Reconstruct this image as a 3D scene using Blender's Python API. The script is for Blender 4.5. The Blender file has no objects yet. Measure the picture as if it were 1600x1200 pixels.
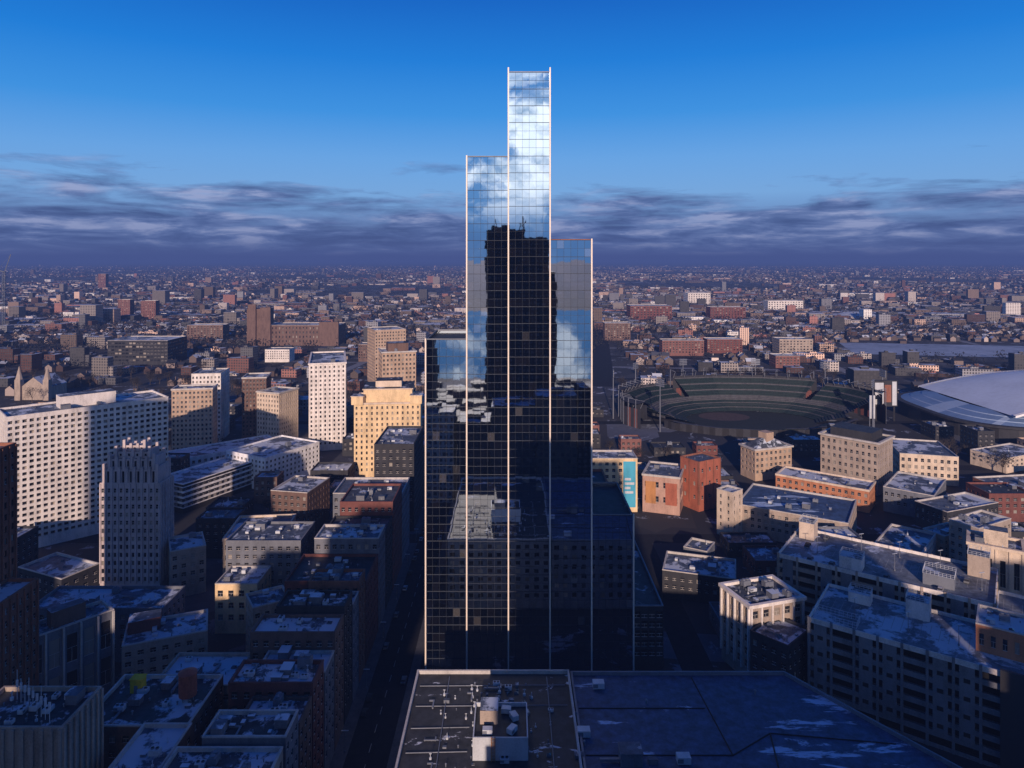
import bpy, math, random
from mathutils import Vector
R=random.Random(7)
COL=bpy.context.scene.collection
SC=bpy.context.scene
F=1100.0; H=150.0; HZ=405.0
def G(px,py,h=0.0):
    Y=(H-h)*F/(py-HZ); return ((px-800)*Y/F, Y)
# ---------------------------------------------------------------- materials
MATS={}
def nodes(name):
    m=bpy.data.materials.new(name); m.use_nodes=True
    nt=m.node_tree; b=nt.nodes['Principled BSDF']; MATS[name]=m
    return m,nt,b
def nn(nt,t,**kw):
    n=nt.nodes.new(t)
    for k,v in kw.items(): setattr(n,k,v)
    return n
def mathn(nt,op,a,b=None,clamp=False):
    n=nt.nodes.new('ShaderNodeMath'); n.operation=op; n.use_clamp=clamp
    for i,x in enumerate((a,b)):
        if x is None: continue
        if isinstance(x,(int,float)): n.inputs[i].default_value=x
        else: nt.links.new(x,n.inputs[i])
    return n.outputs[0]
def mixc(nt,f,a,b,blend='MIX'):
    n=nt.nodes.new('ShaderNodeMix'); n.data_type='RGBA'; n.blend_type=blend
    for s,x in ((n.inputs[0],f),(n.inputs[6],a),(n.inputs[7],b)):
        if isinstance(x,(int,float)): s.default_value=x
        elif isinstance(x,(tuple,list)): s.default_value=(*x[:3],1)
        else: nt.links.new(x,s)
    return n.outputs[2]
def ramp(nt,fac,stops):
    n=nt.nodes.new('ShaderNodeValToRGB'); nt.links.new(fac,n.inputs[0])
    e=n.color_ramp.elements
    while len(e)<len(stops): e.new(0.5)
    for i,(p,c) in enumerate(stops):
        e[i].position=p; e[i].color=(*c,1) if len(c)==3 else c
    return n.outputs[0]
def noise(nt,vec,scale,detail=4,rough=.55,dist=0):
    n=nn(nt,'ShaderNodeTexNoise'); n.inputs['Scale'].default_value=scale; n.inputs['Detail'].default_value=detail
    n.inputs['Roughness'].default_value=rough; n.inputs['Distortion'].default_value=dist
    if vec is not None: nt.links.new(vec,n.inputs['Vector'])
    return n.outputs[0]
def pos(nt): return nn(nt,'ShaderNodeNewGeometry').outputs['Position']
def mat(name,c,rough=.8,metal=0,var=.35,scale=.25,spec=.3):
    m,nt,b=nodes(name)
    p=pos(nt)
    mp=nn(nt,'ShaderNodeMapping'); mp.inputs['Scale'].default_value=(1,1,.35); nt.links.new(p,mp.inputs[0])
    f1=noise(nt,mp.outputs[0],scale,6,.65); f2=noise(nt,p,scale*9,3,.6)
    f=mathn(nt,'ADD',mathn(nt,'MULTIPLY',f1,.65),mathn(nt,'MULTIPLY',f2,.35))
    dark=tuple(x*(1-var) for x in c); lite=tuple(min(1,x*(1+var*.7)) for x in c)
    col=ramp(nt,f,[(.35,dark),(.5,c),(.66,lite)])
    nt.links.new(col,b.inputs['Base Color'])
    b.inputs['Roughness'].default_value=rough; b.inputs['Metallic'].default_value=metal
    b.inputs['Specular IOR Level'].default_value=spec
    return m
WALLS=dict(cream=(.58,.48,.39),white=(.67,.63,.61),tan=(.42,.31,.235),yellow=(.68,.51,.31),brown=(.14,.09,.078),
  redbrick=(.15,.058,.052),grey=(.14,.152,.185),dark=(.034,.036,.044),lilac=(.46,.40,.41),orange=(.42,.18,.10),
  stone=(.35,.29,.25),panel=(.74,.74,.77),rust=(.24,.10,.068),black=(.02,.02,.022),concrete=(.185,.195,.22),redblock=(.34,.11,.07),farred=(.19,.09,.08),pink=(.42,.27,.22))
for k,c in WALLS.items(): mat(k,c)
mat('trim',(.45,.43,.42),var=.3); mat('metal_grey',(.18,.20,.245),.6,.3,.25); mat('metal_white',(.50,.54,.60),.6,.1,.2)
mat('bronze',(.74,.65,.57),.45,0,.1); mat('rubber',(.02,.02,.02)); mat('yellow_paint',(.65,.42,.03)); mat('red_tank',(.32,.09,.06),.7,0,.4)
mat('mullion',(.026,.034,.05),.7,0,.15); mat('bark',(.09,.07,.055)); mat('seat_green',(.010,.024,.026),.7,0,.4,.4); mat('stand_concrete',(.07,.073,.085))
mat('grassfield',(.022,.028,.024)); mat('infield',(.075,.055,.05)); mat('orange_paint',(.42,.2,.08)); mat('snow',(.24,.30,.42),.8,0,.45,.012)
mat('car_white',(.42,.42,.44),.6,.0,.05); mat('car_black',(.03,.03,.035),.6,0,.05); mat('car_red',(.18,.025,.02),.6,0,.05); mat('car_grey',(.13,.14,.16),.6,0,.05)
mat('lane_paint',(.3,.3,.3),.8); mat('walk',(.08,.085,.1),.9)
def glassm(name,c,rough=.06,spec=.9):
    m,nt,b=nodes(name)
    oi=nn(nt,'ShaderNodeNewGeometry').outputs['Random Per Island']
    nt.links.new(ramp(nt,oi,[(0,tuple(x*.5 for x in c)),(1,tuple(x*1.6 for x in c))]),b.inputs['Base Color'])
    b.inputs['Roughness'].default_value=rough; b.inputs['Specular IOR Level'].default_value=spec
    return m
glassm('pane_dark',(.018,.02,.026)); glassm('pane_mid',(.05,.05,.055),.15); glassm('pane_blind',(.22,.20,.18),.4,.4)
def roofm(name,c,snowth,snowc=(.48,.54,.64),sc=.085,soft=.05,stretch=(1,1,1)):
    m,nt,b=nodes(name); p=pos(nt)
    base=ramp(nt,noise(nt,p,.35,6,.7),[(.35,tuple(x*.5 for x in c)),(.65,tuple(x*1.5 for x in c))])
    mp=nn(nt,'ShaderNodeMapping'); mp.inputs['Scale'].default_value=stretch; mp.inputs['Rotation'].default_value=(0,0,.5 if stretch[0]!=1 else 0); nt.links.new(p,mp.inputs[0])
    n1=noise(nt,mp.outputs[0],sc,9,.68,.3); n2=noise(nt,p,.014,2,.5)
    nsum=mathn(nt,'ADD',n1,mathn(nt,'MULTIPLY',mathn(nt,'SUBTRACT',n2,.5),.45))
    msk=ramp(nt,nsum,[(snowth,(0,0,0)),(snowth+soft,(1,1,1))])
    nt.links.new(mixc(nt,msk,base,snowc),b.inputs['Base Color']); b.inputs['Roughness'].default_value=.7
    bm=nn(nt,'ShaderNodeBump'); bm.inputs['Strength'].default_value=.4; nt.links.new(noise(nt,p,2.5,4),bm.inputs['Height']); nt.links.new(bm.outputs[0],b.inputs['Normal'])
    return m
roofm('roof_dark',(.026,.032,.042),.59); roofm('roof_snow',(.07,.09,.13),.49,sc=.10); roofm('roof_grey',(.05,.06,.08),.55,sc=.12)
roofm('roof_blue',(.035,.07,.15),.60,(.42,.55,.75),.09,.03,(.35,1.6,1))
roofm('roof_tar',(.026,.028,.034),.58,(.58,.62,.70),.13,.02,(.6,1.3,1))
roofm('deck',(.12,.14,.175),.56)
def farwall(name,c,roofc,sno=.50,bright=1.0):
    m,nt,b=nodes(name)
    g=nn(nt,'ShaderNodeNewGeometry'); tc=nn(nt,'ShaderNodeTexCoord').outputs['Object']
    s=nn(nt,'ShaderNodeSeparateXYZ'); nt.links.new(tc,s.inputs[0])
    u=mathn(nt,'ADD',s.outputs[0],s.outputs[1])
    cb=nn(nt,'ShaderNodeCombineXYZ'); nt.links.new(u,cb.inputs[0]); nt.links.new(s.outputs[2],cb.inputs[1])
    br=nn(nt,'ShaderNodeTexBrick'); br.offset=0; nt.links.new(cb.outputs[0],br.inputs['Vector'])
    br.inputs['Scale'].default_value=1; br.inputs['Brick Width'].default_value=3.4; br.inputs['Row Height'].default_value=3.5
    br.inputs['Mortar Size'].default_value=.75; br.inputs['Mortar Smooth'].default_value=0
    br.inputs['Color1'].default_value=(.02,.022,.03,1); br.inputs['Color2'].default_value=(.06,.06,.07,1)
    r=nn(nt,'ShaderNodeObjectInfo').outputs['Random']
    isl=g.outputs['Random Per Island']
    rr=mathn(nt,'FRACT',mathn(nt,'ADD',r,isl))
    wc=ramp(nt,rr,[(0,tuple(x*.25 for x in c)),(.5,tuple(x*.5 for x in c)),(.75,c),(1,tuple(min(1,x*2.4) for x in c))])
    nt.links.new(wc,br.inputs['Mortar'])
    ns=nn(nt,'ShaderNodeSeparateXYZ'); nt.links.new(g.outputs['Normal'],ns.inputs[0])
    up=mathn(nt,'GREATER_THAN',ns.outputs[2],.3)
    n1=noise(nt,g.outputs['Position'],.03,5,.6,.5)
    rc=mixc(nt,ramp(nt,n1,[(sno,(0,0,0)),(sno+.04,(1,1,1))]),roofc,(.44,.49,.60))
    nt.links.new(mixc(nt,up,br.outputs['Color'],rc),b.inputs['Base Color']); b.inputs['Roughness'].default_value=.8
farwall('far_brick',(.19,.085,.072),(.04,.043,.052)); farwall('far_tan',(.38,.27,.22),(.055,.06,.07)); farwall('far_grey',(.13,.135,.155),(.05,.055,.07)); farwall('far_white',(.6,.54,.52),(.2,.22,.27),.44)  # far wall colours darkened in place of cloud shade over the district
farwall('far_dark',(.016,.017,.022),(.04,.04,.045)); farwall('office_grid',(.16,.15,.145),(.04,.04,.045),.6)
m,nt,b=nodes('ground'); p=pos(nt)
mp=nn(nt,'ShaderNodeMapping'); mp.inputs['Rotation'].default_value=(0,0,.119); nt.links.new(p,mp.inputs[0])
def vor(sc):
    vo=nn(nt,'ShaderNodeTexVoronoi'); vo.distance='CHEBYCHEV'; vo.inputs['Scale'].default_value=sc; nt.links.new(mp.outputs[0],vo.inputs['Vector'])
    sp=nn(nt,'ShaderNodeSeparateColor'); nt.links.new(vo.outputs['Color'],sp.inputs[0]); return sp.outputs[0]
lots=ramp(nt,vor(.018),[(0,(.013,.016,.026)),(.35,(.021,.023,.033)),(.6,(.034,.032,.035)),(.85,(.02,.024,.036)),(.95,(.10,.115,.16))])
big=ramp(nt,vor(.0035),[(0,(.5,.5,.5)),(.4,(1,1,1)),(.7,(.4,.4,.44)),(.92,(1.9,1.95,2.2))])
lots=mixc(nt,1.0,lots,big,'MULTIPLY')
n1=noise(nt,p,.006,6,.65); n2=noise(nt,p,.05,6,.7,.4); n3=noise(nt,p,.0016,4,.6)
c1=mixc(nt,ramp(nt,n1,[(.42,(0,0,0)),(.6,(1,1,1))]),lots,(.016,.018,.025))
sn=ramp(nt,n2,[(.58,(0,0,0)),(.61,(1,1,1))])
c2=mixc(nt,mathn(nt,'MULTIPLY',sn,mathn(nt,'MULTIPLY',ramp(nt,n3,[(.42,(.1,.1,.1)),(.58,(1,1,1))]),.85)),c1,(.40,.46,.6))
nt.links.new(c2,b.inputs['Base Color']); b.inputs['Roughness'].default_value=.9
mat('asphalt',(.022,.024,.032),.9,0,.3,.3,.1); mat('road_salted',(.16,.175,.22),.9,0,.5,.05)
m,nt,b=nodes('water'); b.inputs['Base Color'].default_value=(.02,.06,.12,1); b.inputs['Roughness'].default_value=.02; b.inputs['Specular IOR Level'].default_value=1.0
m,nt,b=nodes('curtain_glass'); out=nt.nodes['Material Output']; nt.nodes.remove(b)
g=nn(nt,'ShaderNodeNewGeometry'); isl=g.outputs['Random Per Island']
gl=nn(nt,'ShaderNodeBsdfGlossy'); gl.inputs['Roughness'].default_value=.02
nt.links.new(ramp(nt,isl,[(0,(.50,.62,.78)),(1,(.57,.68,.83))]),gl.inputs['Color'])
mpn=nn(nt,'ShaderNodeMapping'); mpn.inputs['Scale'].default_value=(1,1,.6); nt.links.new(g.outputs['Position'],mpn.inputs[0])
bm=nn(nt,'ShaderNodeBump'); bm.inputs['Strength'].default_value=.10; bm.inputs['Distance'].default_value=.05; nt.links.new(noise(nt,mpn.outputs[0],.3,2),bm.inputs['Height']); nt.links.new(bm.outputs[0],gl.inputs['Normal'])
df=nn(nt,'ShaderNodeBsdfDiffuse'); r2=mathn(nt,'FRACT',mathn(nt,'MULTIPLY',isl,17.3))
nt.links.new(ramp(nt,r2,[(0,(.004,.006,.010)),(.6,(.009,.011,.015)),(.9,(.018,.018,.020)),(.985,(.03,.028,.028)),(1,(.3,.29,.28))]),df.inputs['Color'])
mx=nn(nt,'ShaderNodeMixShader'); mx.inputs[0].default_value=.82
nt.links.new(df.outputs[0],mx.inputs[1]); nt.links.new(gl.outputs[0],mx.inputs[2]); nt.links.new(mx.outputs[0],out.inputs[0])
m,nt,b=nodes('haze'); out=nt.nodes['Material Output']; nt.nodes.remove(b)
ab=nn(nt,'ShaderNodeVolumeAbsorption'); ab.inputs['Color'].default_value=(0,0,0,1); ab.inputs['Density'].default_value=.00012
em=nn(nt,'ShaderNodeEmission'); em.inputs['Color'].default_value=(.062,.092,.26,1); em.inputs['Strength'].default_value=.00012  # haze brightness put in as emission, not scattered light
ad=nn(nt,'ShaderNodeAddShader'); nt.links.new(ab.outputs[0],ad.inputs[0]); nt.links.new(em.outputs[0],ad.inputs[1]); nt.links.new(ad.outputs[0],out.inputs['Volume'])
# ---------------------------------------------------------------- mesh builder
class MB:
    def __init__(s): s.v=[];s.f=[];s.m=[]
    def face(s,pts,m=0):
        i=len(s.v); s.v+=[tuple(p) for p in pts]; s.f.append(tuple(range(i,i+len(pts)))); s.m.append(m)
    def prism(s,poly,z0,z1,m=0,mt=None,top=True):
        n=len(poly); i=len(s.v)
        s.v+=[(x,y,z0) for x,y in poly]+[(x,y,z1) for x,y in poly]
        for k in range(n):
            j=(k+1)%n; s.f.append((i+k,i+j,i+n+j,i+n+k)); s.m.append(m)
        if top: s.f.append(tuple(i+n+k for k in range(n))); s.m.append(m if mt is None else mt)
    def box(s,x0,x1,y0,y1,z0,z1,m=0,mt=None): 
        s.prism([(x0,y0),(x1,y0),(x1,y1),(x0,y1)],z0,z1,m,mt); i=len(s.v)-8; s.f.append((i+3,i+2,i+1,i)); s.m.append(m)
    def rbox(s,cx,cy,w,d,z0,z1,a=0,m=0,mt=None):
        c,q=math.cos(a),math.sin(a)
        s.prism([(cx+c*x-q*y,cy+q*x+c*y) for x,y in ((-w/2,-d/2),(w/2,-d/2),(w/2,d/2),(-w/2,d/2))],z0,z1,m,mt)
    def cyl(s,cx,cy,r,z0,z1,n=12,m=0,r2=None):
        r2=r if r2 is None else r2; i=len(s.v)
        s.v+=[(cx+r*math.cos(2*math.pi*k/n),cy+r*math.sin(2*math.pi*k/n),z0) for k in range(n)]
        s.v+=[(cx+r2*math.cos(2*math.pi*k/n),cy+r2*math.sin(2*math.pi*k/n),z1) for k in range(n)]
        for k in range(n): s.f.append((i+k,i+(k+1)%n,i+n+(k+1)%n,i+n+k)); s.m.append(m)
        s.f.append(tuple(i+n+k for k in range(n))); s.m.append(m)
    def ring(s,x0,x1,y0,y1,t,z0,z1,m=0):
        s.prism([(x0,y0),(x1,y0),(x1,y1),(x0,y1)],z0,z1,m,top=False)
        s.prism([(x0+t,y1-t),(x1-t,y1-t),(x1-t,y0+t),(x0+t,y0+t)],z0,z1,m,top=False)
        o_=[(x0,y0),(x1,y0),(x1,y1),(x0,y1)]; i_=[(x0+t,y0+t),(x1-t,y0+t),(x1-t,y1-t),(x0+t,y1-t)]
        for k in range(4): s.face([(*o_[k],z1),(*o_[(k+1)%4],z1),(*i_[(k+1)%4],z1),(*i_[k],z1)],m)
    def bar(s,a,b,r,r2=None,n=4,m=0):
        r2=r if r2 is None else r2
        a=Vector(a);b=Vector(b);d=(b-a).normalized(); x=d.orthogonal().normalized(); y=d.cross(x); i=len(s.v)
        for p,q in ((a,r),(b,r2)):
            for k in range(n):
                t=2*math.pi*(k+.5)/n; s.v.append(tuple(p+x*math.cos(t)*q+y*math.sin(t)*q))
        for k in range(n): s.f.append((i+k,i+(k+1)%n,i+n+(k+1)%n,i+n+k)); s.m.append(m)
        s.f.append(tuple(i+n+k for k in range(n))); s.m.append(m); s.f.append(tuple(i+k for k in reversed(range(n)))); s.m.append(m)
    def mesh(s,name,mats,o=(0,0,0)):
        me=bpy.data.meshes.new(name); me.from_pydata([(x-o[0],y-o[1],z-o[2]) for x,y,z in s.v],[],s.f)
        for k in mats: me.materials.append(MATS[k])
        me.polygons.foreach_set('material_index',s.m); me.update(); return me
    def build(s,name,mats,parent=None,o=(0,0,0),loc=None):
        ob=bpy.data.objects.new(name,s.mesh(name,mats,o)); COL.objects.link(ob)
        if parent: ob.parent=parent
        ob.location=loc if loc else ((0,0,0) if parent else o)
        return ob
def empty(name,label,cat,loc,rz=0,group=None):
    o=bpy.data.objects.new(name,None); COL.objects.link(o); o.location=loc; o.rotation_euler=(0,0,rz); o['label']=label; o['category']=cat
    if group:o['group']=group
    return o
def tag(o,label,cat,group=None,kind=None):
    o['label']=label;o['category']=cat
    if group:o['group']=group
    if kind:o['kind']=kind
    return o
def inst(name,me,parent,loc,rz=0,scale=None):
    o=bpy.data.objects.new(name,me); COL.objects.link(o); o.parent=parent; o.location=loc; o.rotation_euler=(0,0,rz)
    if scale:o.scale=scale
    return o
def struct(o): o['kind']='structure'; return o
RES=[]; POLYS=[]
def inres(x,y,pad=6):
    for (cx,cy,r) in RES:
        if (x-cx)**2+(y-cy)**2<(r+pad)**2: return True
    return False
def overlap(A,B_,pad=1.0):
    for P_ in (A,B_):
        for i in range(len(P_)):
            a=P_[i];b=P_[(i+1)%len(P_)]; n=(b[1]-a[1],a[0]-b[0]); l=math.hypot(*n)
            pa=[(p[0]*n[0]+p[1]*n[1])/l for p in A]; pb=[(p[0]*n[0]+p[1]*n[1])/l for p in B_]
            if min(pa)>max(pb)+pad or min(pb)>max(pa)+pad: return False
    return True
def shrink(poly,c,s): return [tuple(Vector(c)+(Vector(p)-Vector(c))*s) for p in poly]
def cen(pl): return (sum(p[0] for p in pl)/4,sum(p[1] for p in pl)/4)
# ---------------------------------------------------------------- shared roof pieces
def piece_meshes():
    d={}
    b=MB(); b.box(-1.6,1.6,-1.1,1.1,.3,1.9); b.box(-1.4,-1.1,-.9,.9,0,.3,1); b.box(1.1,1.4,-.9,.9,0,.3,1); b.box(-1.62,-.2,-1.13,-1.1,.6,1.6,1)
    d['air_conditioner']=b.mesh('air_conditioner',['metal_white','metal_grey'])
    b=MB(); b.cyl(0,0,.6,0,.25,12,0); b.cyl(0,0,.45,.25,.27,12,1); d['fan']=b.mesh('fan',['metal_grey','black'])
    b=MB(); b.cyl(0,0,.22,0,1.1,8); b.cyl(0,0,.42,1.1,1.35,8,0,.2); d['vent_pipe']=b.mesh('vent_pipe',['metal_grey'])
    b=MB(); b.box(-2.6,2.6,-2,2,0,3.1,0,2); b.box(-2.8,2.8,-2.2,2.2,3.102,3.3,1,2); b.box(-.5,.5,-2.05,-2.003,0,2.1,1); d['roof_hut']=b.mesh('roof_hut',['grey','metal_grey','roof_snow'])
    b=MB(); b.box(-3.5,3.5,-.4,.4,.5,1.1); b.box(2.7,3.5,.4,2.6,.5,1.1); 
    for x in (-3,-1,1,3): b.box(x-.06,x+.06,-.3,.3,0,.5,1)
    d['duct']=b.mesh('duct',['metal_grey','metal_grey'])
    b=MB(); b.box(-.9,.9,-.9,.9,0,.4,0); q=[(-.9,-.9),(.9,-.9),(.9,.9),(-.9,.9)]
    for k in range(4): b.face([(*q[k],.401),(*q[(k+1)%4],.401),(0,0,.95)],1)
    d['skylight']=b.mesh('skylight',['metal_grey','pane_mid'])
    b=MB(); b.box(-2.2,2.2,-1.5,1.5,.8,3.4); b.cyl(-1,0,.9,3.4,4,14,1); b.cyl(1.1,0,.9,3.4,4,14,1)
    for x in (-2,2):
        for y in (-1.3,1.3): b.box(x-.12,x+.12,y-.12,y+.12,0,.8,1)
    d['cooling_tower']=b.mesh('cooling_tower',['metal_grey','metal_grey'])
    b=MB(); b.cyl(0,0,.5,0,.9,8,0); b.bar((0,0,.9),(0,0,2.6),.12,n=6); b.box(-.5,.5,-.1,.1,2.3,2.5); d['exhaust_stack']=b.mesh('exhaust_stack',['metal_white'])
    b=MB(); b.box(-1.1,1.1,-.7,.7,0,1.1); b.box(-1.15,1.15,-.75,.75,1.1,1.18,1); d['electric_cabinet']=b.mesh('electric_cabinet',['metal_grey','roof_snow'])
    return d
PIECES=piece_meshes(); PK=['air_conditioner','vent_pipe','electric_cabinet','duct','vent_pipe','skylight','roof_hut','air_conditioner','cooling_tower','vent_pipe','exhaust_stack','electric_cabinet','vent_pipe']
def clutter(root,o,poly,z,n,rr,ang,kinds=PK,sep=3.6,sc=(.5,.85)):
    a,b_,c,d=[Vector(p) for p in poly]; used=[]
    for k in range(n):
        for t in range(12):
            u=rr.uniform(.13,.87);v=rr.uniform(.15,.85)
            p=a*(1-u)*(1-v)+b_*u*(1-v)+c*u*v+d*(1-u)*v
            if all((p-q).length>sep for q in used): break
        else: continue
        used.append(p); kd=kinds[rr.randrange(len(kinds))]; s_=rr.uniform(*sc)
        ob=inst(kd,PIECES[kd],root,(p.x-o[0],p.y-o[1],z-o[2]+.004),ang+rr.choice((0,math.pi/2,math.pi)),(s_,s_,s_*rr.uniform(.8,1.1)))
        if kd=='air_conditioner' and p.length<260:
            for s in (-.75,.75): inst('fan',PIECES['fan'],ob,(s,0,1.902))
WM={}
def winmesh(w,h,g,frame):
    k=(round(w,1),round(h,1),g,frame)
    if k not in WM:
        b=MB(); b.face([(-w/2,0,-h/2),(w/2,0,-h/2),(w/2,0,h/2),(-w/2,0,h/2)])
        t=.09; b.box(-w/2,w/2,-.07,-.01,-t/2,t/2,1); b.box(-t/2,t/2,-.075,-.012,-h/2,-t/2-.002,1)
        b.box(-w/2,w/2,-.16,-.01,-h/2,-h/2+.12,1)
        WM[k]=b.mesh('window',[g,frame])
    return WM[k]
def building(name,label,poly,h,wall,cat='building',fh=3.7,bay=3.3,ww=.48,wh=.52,z0=0,base=4,top=1.6,roof='roof_snow',cornice=0,clut=4,seed=1,group=None,
             blind=.15,frame='trim',cap='trim',maxwin=100,kinds=PK,band=None,pier=0,reveal=.35,allsides=False,seps=3.6):
    rr=random.Random(seed*31+len(label)); poly=[tuple(p) for p in poly]
    A=sum(poly[i][0]*poly[(i+1)%4][1]-poly[(i+1)%4][0]*poly[i][1] for i in range(4))
    if A<0: poly=[poly[0],poly[3],poly[2],poly[1]]
    cx,cy=cen(poly); o=(cx,cy,z0)
    RES.append((cx,cy,max(math.dist(p,(cx,cy)) for p in poly))); POLYS.append(poly)
    root=empty(name,label,cat,o,0,group)
    wl=MB(); W=[]; pr=[]
    for i in range(4):
        a=Vector(poly[i]);b=Vector(poly[(i+1)%4]);L=(b-a).length;t=(b-a)/L;n=Vector((t.y,-t.x));mid=(a+b)/2
        vis=allsides or n.dot(Vector((0,0))-mid)>-.25*mid.length
        P=lambda u,z,d=0:(a.x+t.x*u-n.x*d,a.y+t.y*u-n.y*d,z)
        Q=lambda u0,u1,za,zb,m=0: wl.face([P(u0,za),P(u1,za),P(u1,zb),P(u0,zb)],m)
        if not vis or ww==0: Q(0,L,z0,h); continue
        nb=max(1,round(L/bay)); bw=L/nb; zb=z0+min(base,(h-z0)*.3); nf=max(1,round((h-top-zb)/fh)); fz=(h-top-zb)/nf
        Q(0,L,z0,zb); Q(0,L,h-top,h)
        w=bw*ww; hh=fz*wh; g0=(fz-hh)*.5
        rz=math.atan2(t.y,t.x)
        for f in range(nf):
            z=zb+f*fz
            Q(0,L,z,z+g0,1 if band else 0); Q(0,L,z+g0+hh,z+fz,1 if band else 0)
            for k in range(nb+1):
                u0=0 if k==0 else (k-1)*bw+bw/2+w/2; u1=L if k==nb else k*bw+bw/2-w/2
                Q(u0,u1,z+g0,z+g0+hh)
            for k in range(nb):
                u=k*bw+bw/2; u0,u1=u-w/2,u+w/2; za,zc=z+g0,z+g0+hh; D=reveal
                wl.face([P(u0,za),P(u1,za),P(u1,za,D),P(u0,za,D)]); wl.face([P(u0,zc,D),P(u1,zc,D),P(u1,zc),P(u0,zc)])
                wl.face([P(u0,za),P(u0,za,D),P(u0,zc,D),P(u0,zc)]); wl.face([P(u1,za,D),P(u1,za),P(u1,zc),P(u1,zc,D)])
                x=rr.random(); g='pane_blind' if x<blind else ('pane_mid' if x<blind+.2 else 'pane_dark')
                W.append((math.dist(P(u,za),(0,0,H))-za*.8,P(u,(za+zc)/2,D),rz,w,hh,g))
        if pier:
            for k in range(nb+1):
                u=min(max(k*bw,.3),L-.3)
                pr.append([P(u-.3,0,-pier)[:2],P(u+.3,0,-pier)[:2],P(u+.3,0,-.003)[:2],P(u-.3,0,-.003)[:2]])
    wl.build('wall',[wall,band or wall],root,o)
    for q in pr:
        pm_=MB(); pm_.prism(q,z0+min(base,(h-z0)*.3),h-.3); pm_.build('pilaster',[cap],root,o)
    W.sort(key=lambda q:q[0]); 
    for (d,p,rz,w,hh,g) in W[:maxwin]:
        inst('window',winmesh(w,hh,g,frame),root,(p[0]-o[0],p[1]-o[1],p[2]-o[2]),rz)
    if len(W)>maxwin:
        s=MB(); gi={'pane_dark':0,'pane_mid':1,'pane_blind':2}
        for (d,p,rz,w,hh,g) in W[maxwin:]:
            c,q=math.cos(rz)*w/2,math.sin(rz)*w/2
            s.face([(p[0]-c,p[1]-q,p[2]-hh/2),(p[0]+c,p[1]+q,p[2]-hh/2),(p[0]+c,p[1]+q,p[2]+hh/2),(p[0]-c,p[1]-q,p[2]+hh/2)],gi[g])
        so=s.build('window',['pane_dark','pane_mid','pane_blind'],root,o); so['kind']='stuff'
    def off(d):
        res=[]
        for i in range(4):
            p=Vector(poly[i]);a=(Vector(poly[i-1])-p).normalized();b=(Vector(poly[(i+1)%4])-p).normalized()
            res.append(tuple(p+(a+b)*d))
        return res
    inn=off(.5); rf=MB(); rf.face([(x,y,h-.9) for x,y in inn]); rf.build('roof',[roof],root,o)
    pa=MB(); out=off(-.06-cornice); lo=h-(.25 if not cornice else 1.0)
    for i in range(4):
        j=(i+1)%4
        pa.face([(*out[i],lo),(*out[j],lo),(*out[j],h+.15),(*out[i],h+.15)]); pa.face([(*out[i],h+.15),(*out[j],h+.15),(*inn[j],h+.15),(*inn[i],h+.15)])
        pa.face([(*inn[j],h-.9),(*inn[i],h-.9),(*inn[i],h+.15),(*inn[j],h+.15)]); pa.face([(*out[j],lo),(*out[i],lo),(*poly[i],lo),(*poly[j],lo)])
    pa.build('parapet',[cap],root,o)
    e=Vector(poly[1])-Vector(poly[0]); clutter(root,o,poly,h-.9,clut,rr,math.atan2(e.y,e.x),kinds,seps)
    return root,poly,o
def fromN(N,L,Rr,yb):
    h=H*(1-(N[1]-HZ)/(yb-HZ)); n=Vector(G(*N,h)); l=Vector(G(*L,h))-n; r=Vector(G(*Rr,h))-n
    trustL=abs(L[0]-N[0])>abs(Rr[0]-N[0])
    a,b=(l,r) if trustL else (r,l)
    perp=Vector((-a.y,a.x)).normalized()
    if perp.dot(b)<0: perp=-perp
    cosv=abs(a.normalized().dot(b.normalized()))
    bl=max(10,min(70,b.length if cosv<.5 else b.length*.8))
    b=perp*bl
    l,r=(a,b) if trustL else (b,a)
    return [tuple(n),tuple(n+r),tuple(n+r+l),tuple(n+l)],h
sd=[0]
def B(name,label,N,L,Rr,yb,wall,**k):
    poly,h=fromN(N,L,Rr,yb); sd[0]+=1; k.setdefault('seed',sd[0])
    for Q_ in POLYS:
        if overlap(poly,Q_,-1.5): print('OVERLAP',label,[round(v) for p in poly for v in p],round(h)); break
    return building(name,label,poly,h,wall,**k)+(h,)
def X(name,label,x0,x1,y0,y1,h,wall,**k):
    sd[0]+=1; k.setdefault('seed',sd[0]); poly=[(x0,y0),(x1,y0),(x1,y1),(x0,y1)]
    for Q_ in POLYS:
        if overlap(poly,Q_,-1.5): print('OVERLAP',label); break
    return building(name,label,poly,h,wall,**k)+(h,)
# ================================================================ SETTING
g=MB(); S=45000; g.face([(-S,-S,0),(S,-S,0),(S,S,0),(-S,S,0)]); struct(g.build('ground',['ground']))
g=MB(); g.box(-40000,40000,-4000,44500,-8,300); struct(g.build('sky',['haze']))  # box of faintly glowing haze over the city, not the open sky
g=MB(); g.face([(-9000,-1650,.03),(9000,-1450,.03),(9000,-380,.03),(-9000,-380,.03)]); struct(g.build('water',['water']))
g=MB(); g.face([(*G(1310,535),.06),(*G(1620,541),.06),(*G(1640,560),.06),(*G(1335,553),.06)][::-1]); struct(g.build('snow_field',['snow']))
g=MB(); g.box(-50,-37,60,900,0,.02)
for y0 in (372,500,640): g.box(-330,-50,y0,y0+12,0,.02); g.box(-37,420,y0,y0+12,0,.02)
g.box(62,74,215,372,0,.02)
struct(g.build('road',['asphalt']))
g=MB()
for y in range(70,900,9): g.face([(-43.6,y,.026),(-43.4,y,.026),(-43.4,y+4,.026),(-43.6,y+4,.026)])
struct(g.build('road_markings',['lane_paint']))
g=MB()
for x0,x1 in ((-54,-50),(-37,-33.6)):
    for y0,y1 in ((60,371),(385,499),(513,639),(653,900)): g.box(x0,x1,y0,y1,0,.14)
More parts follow.
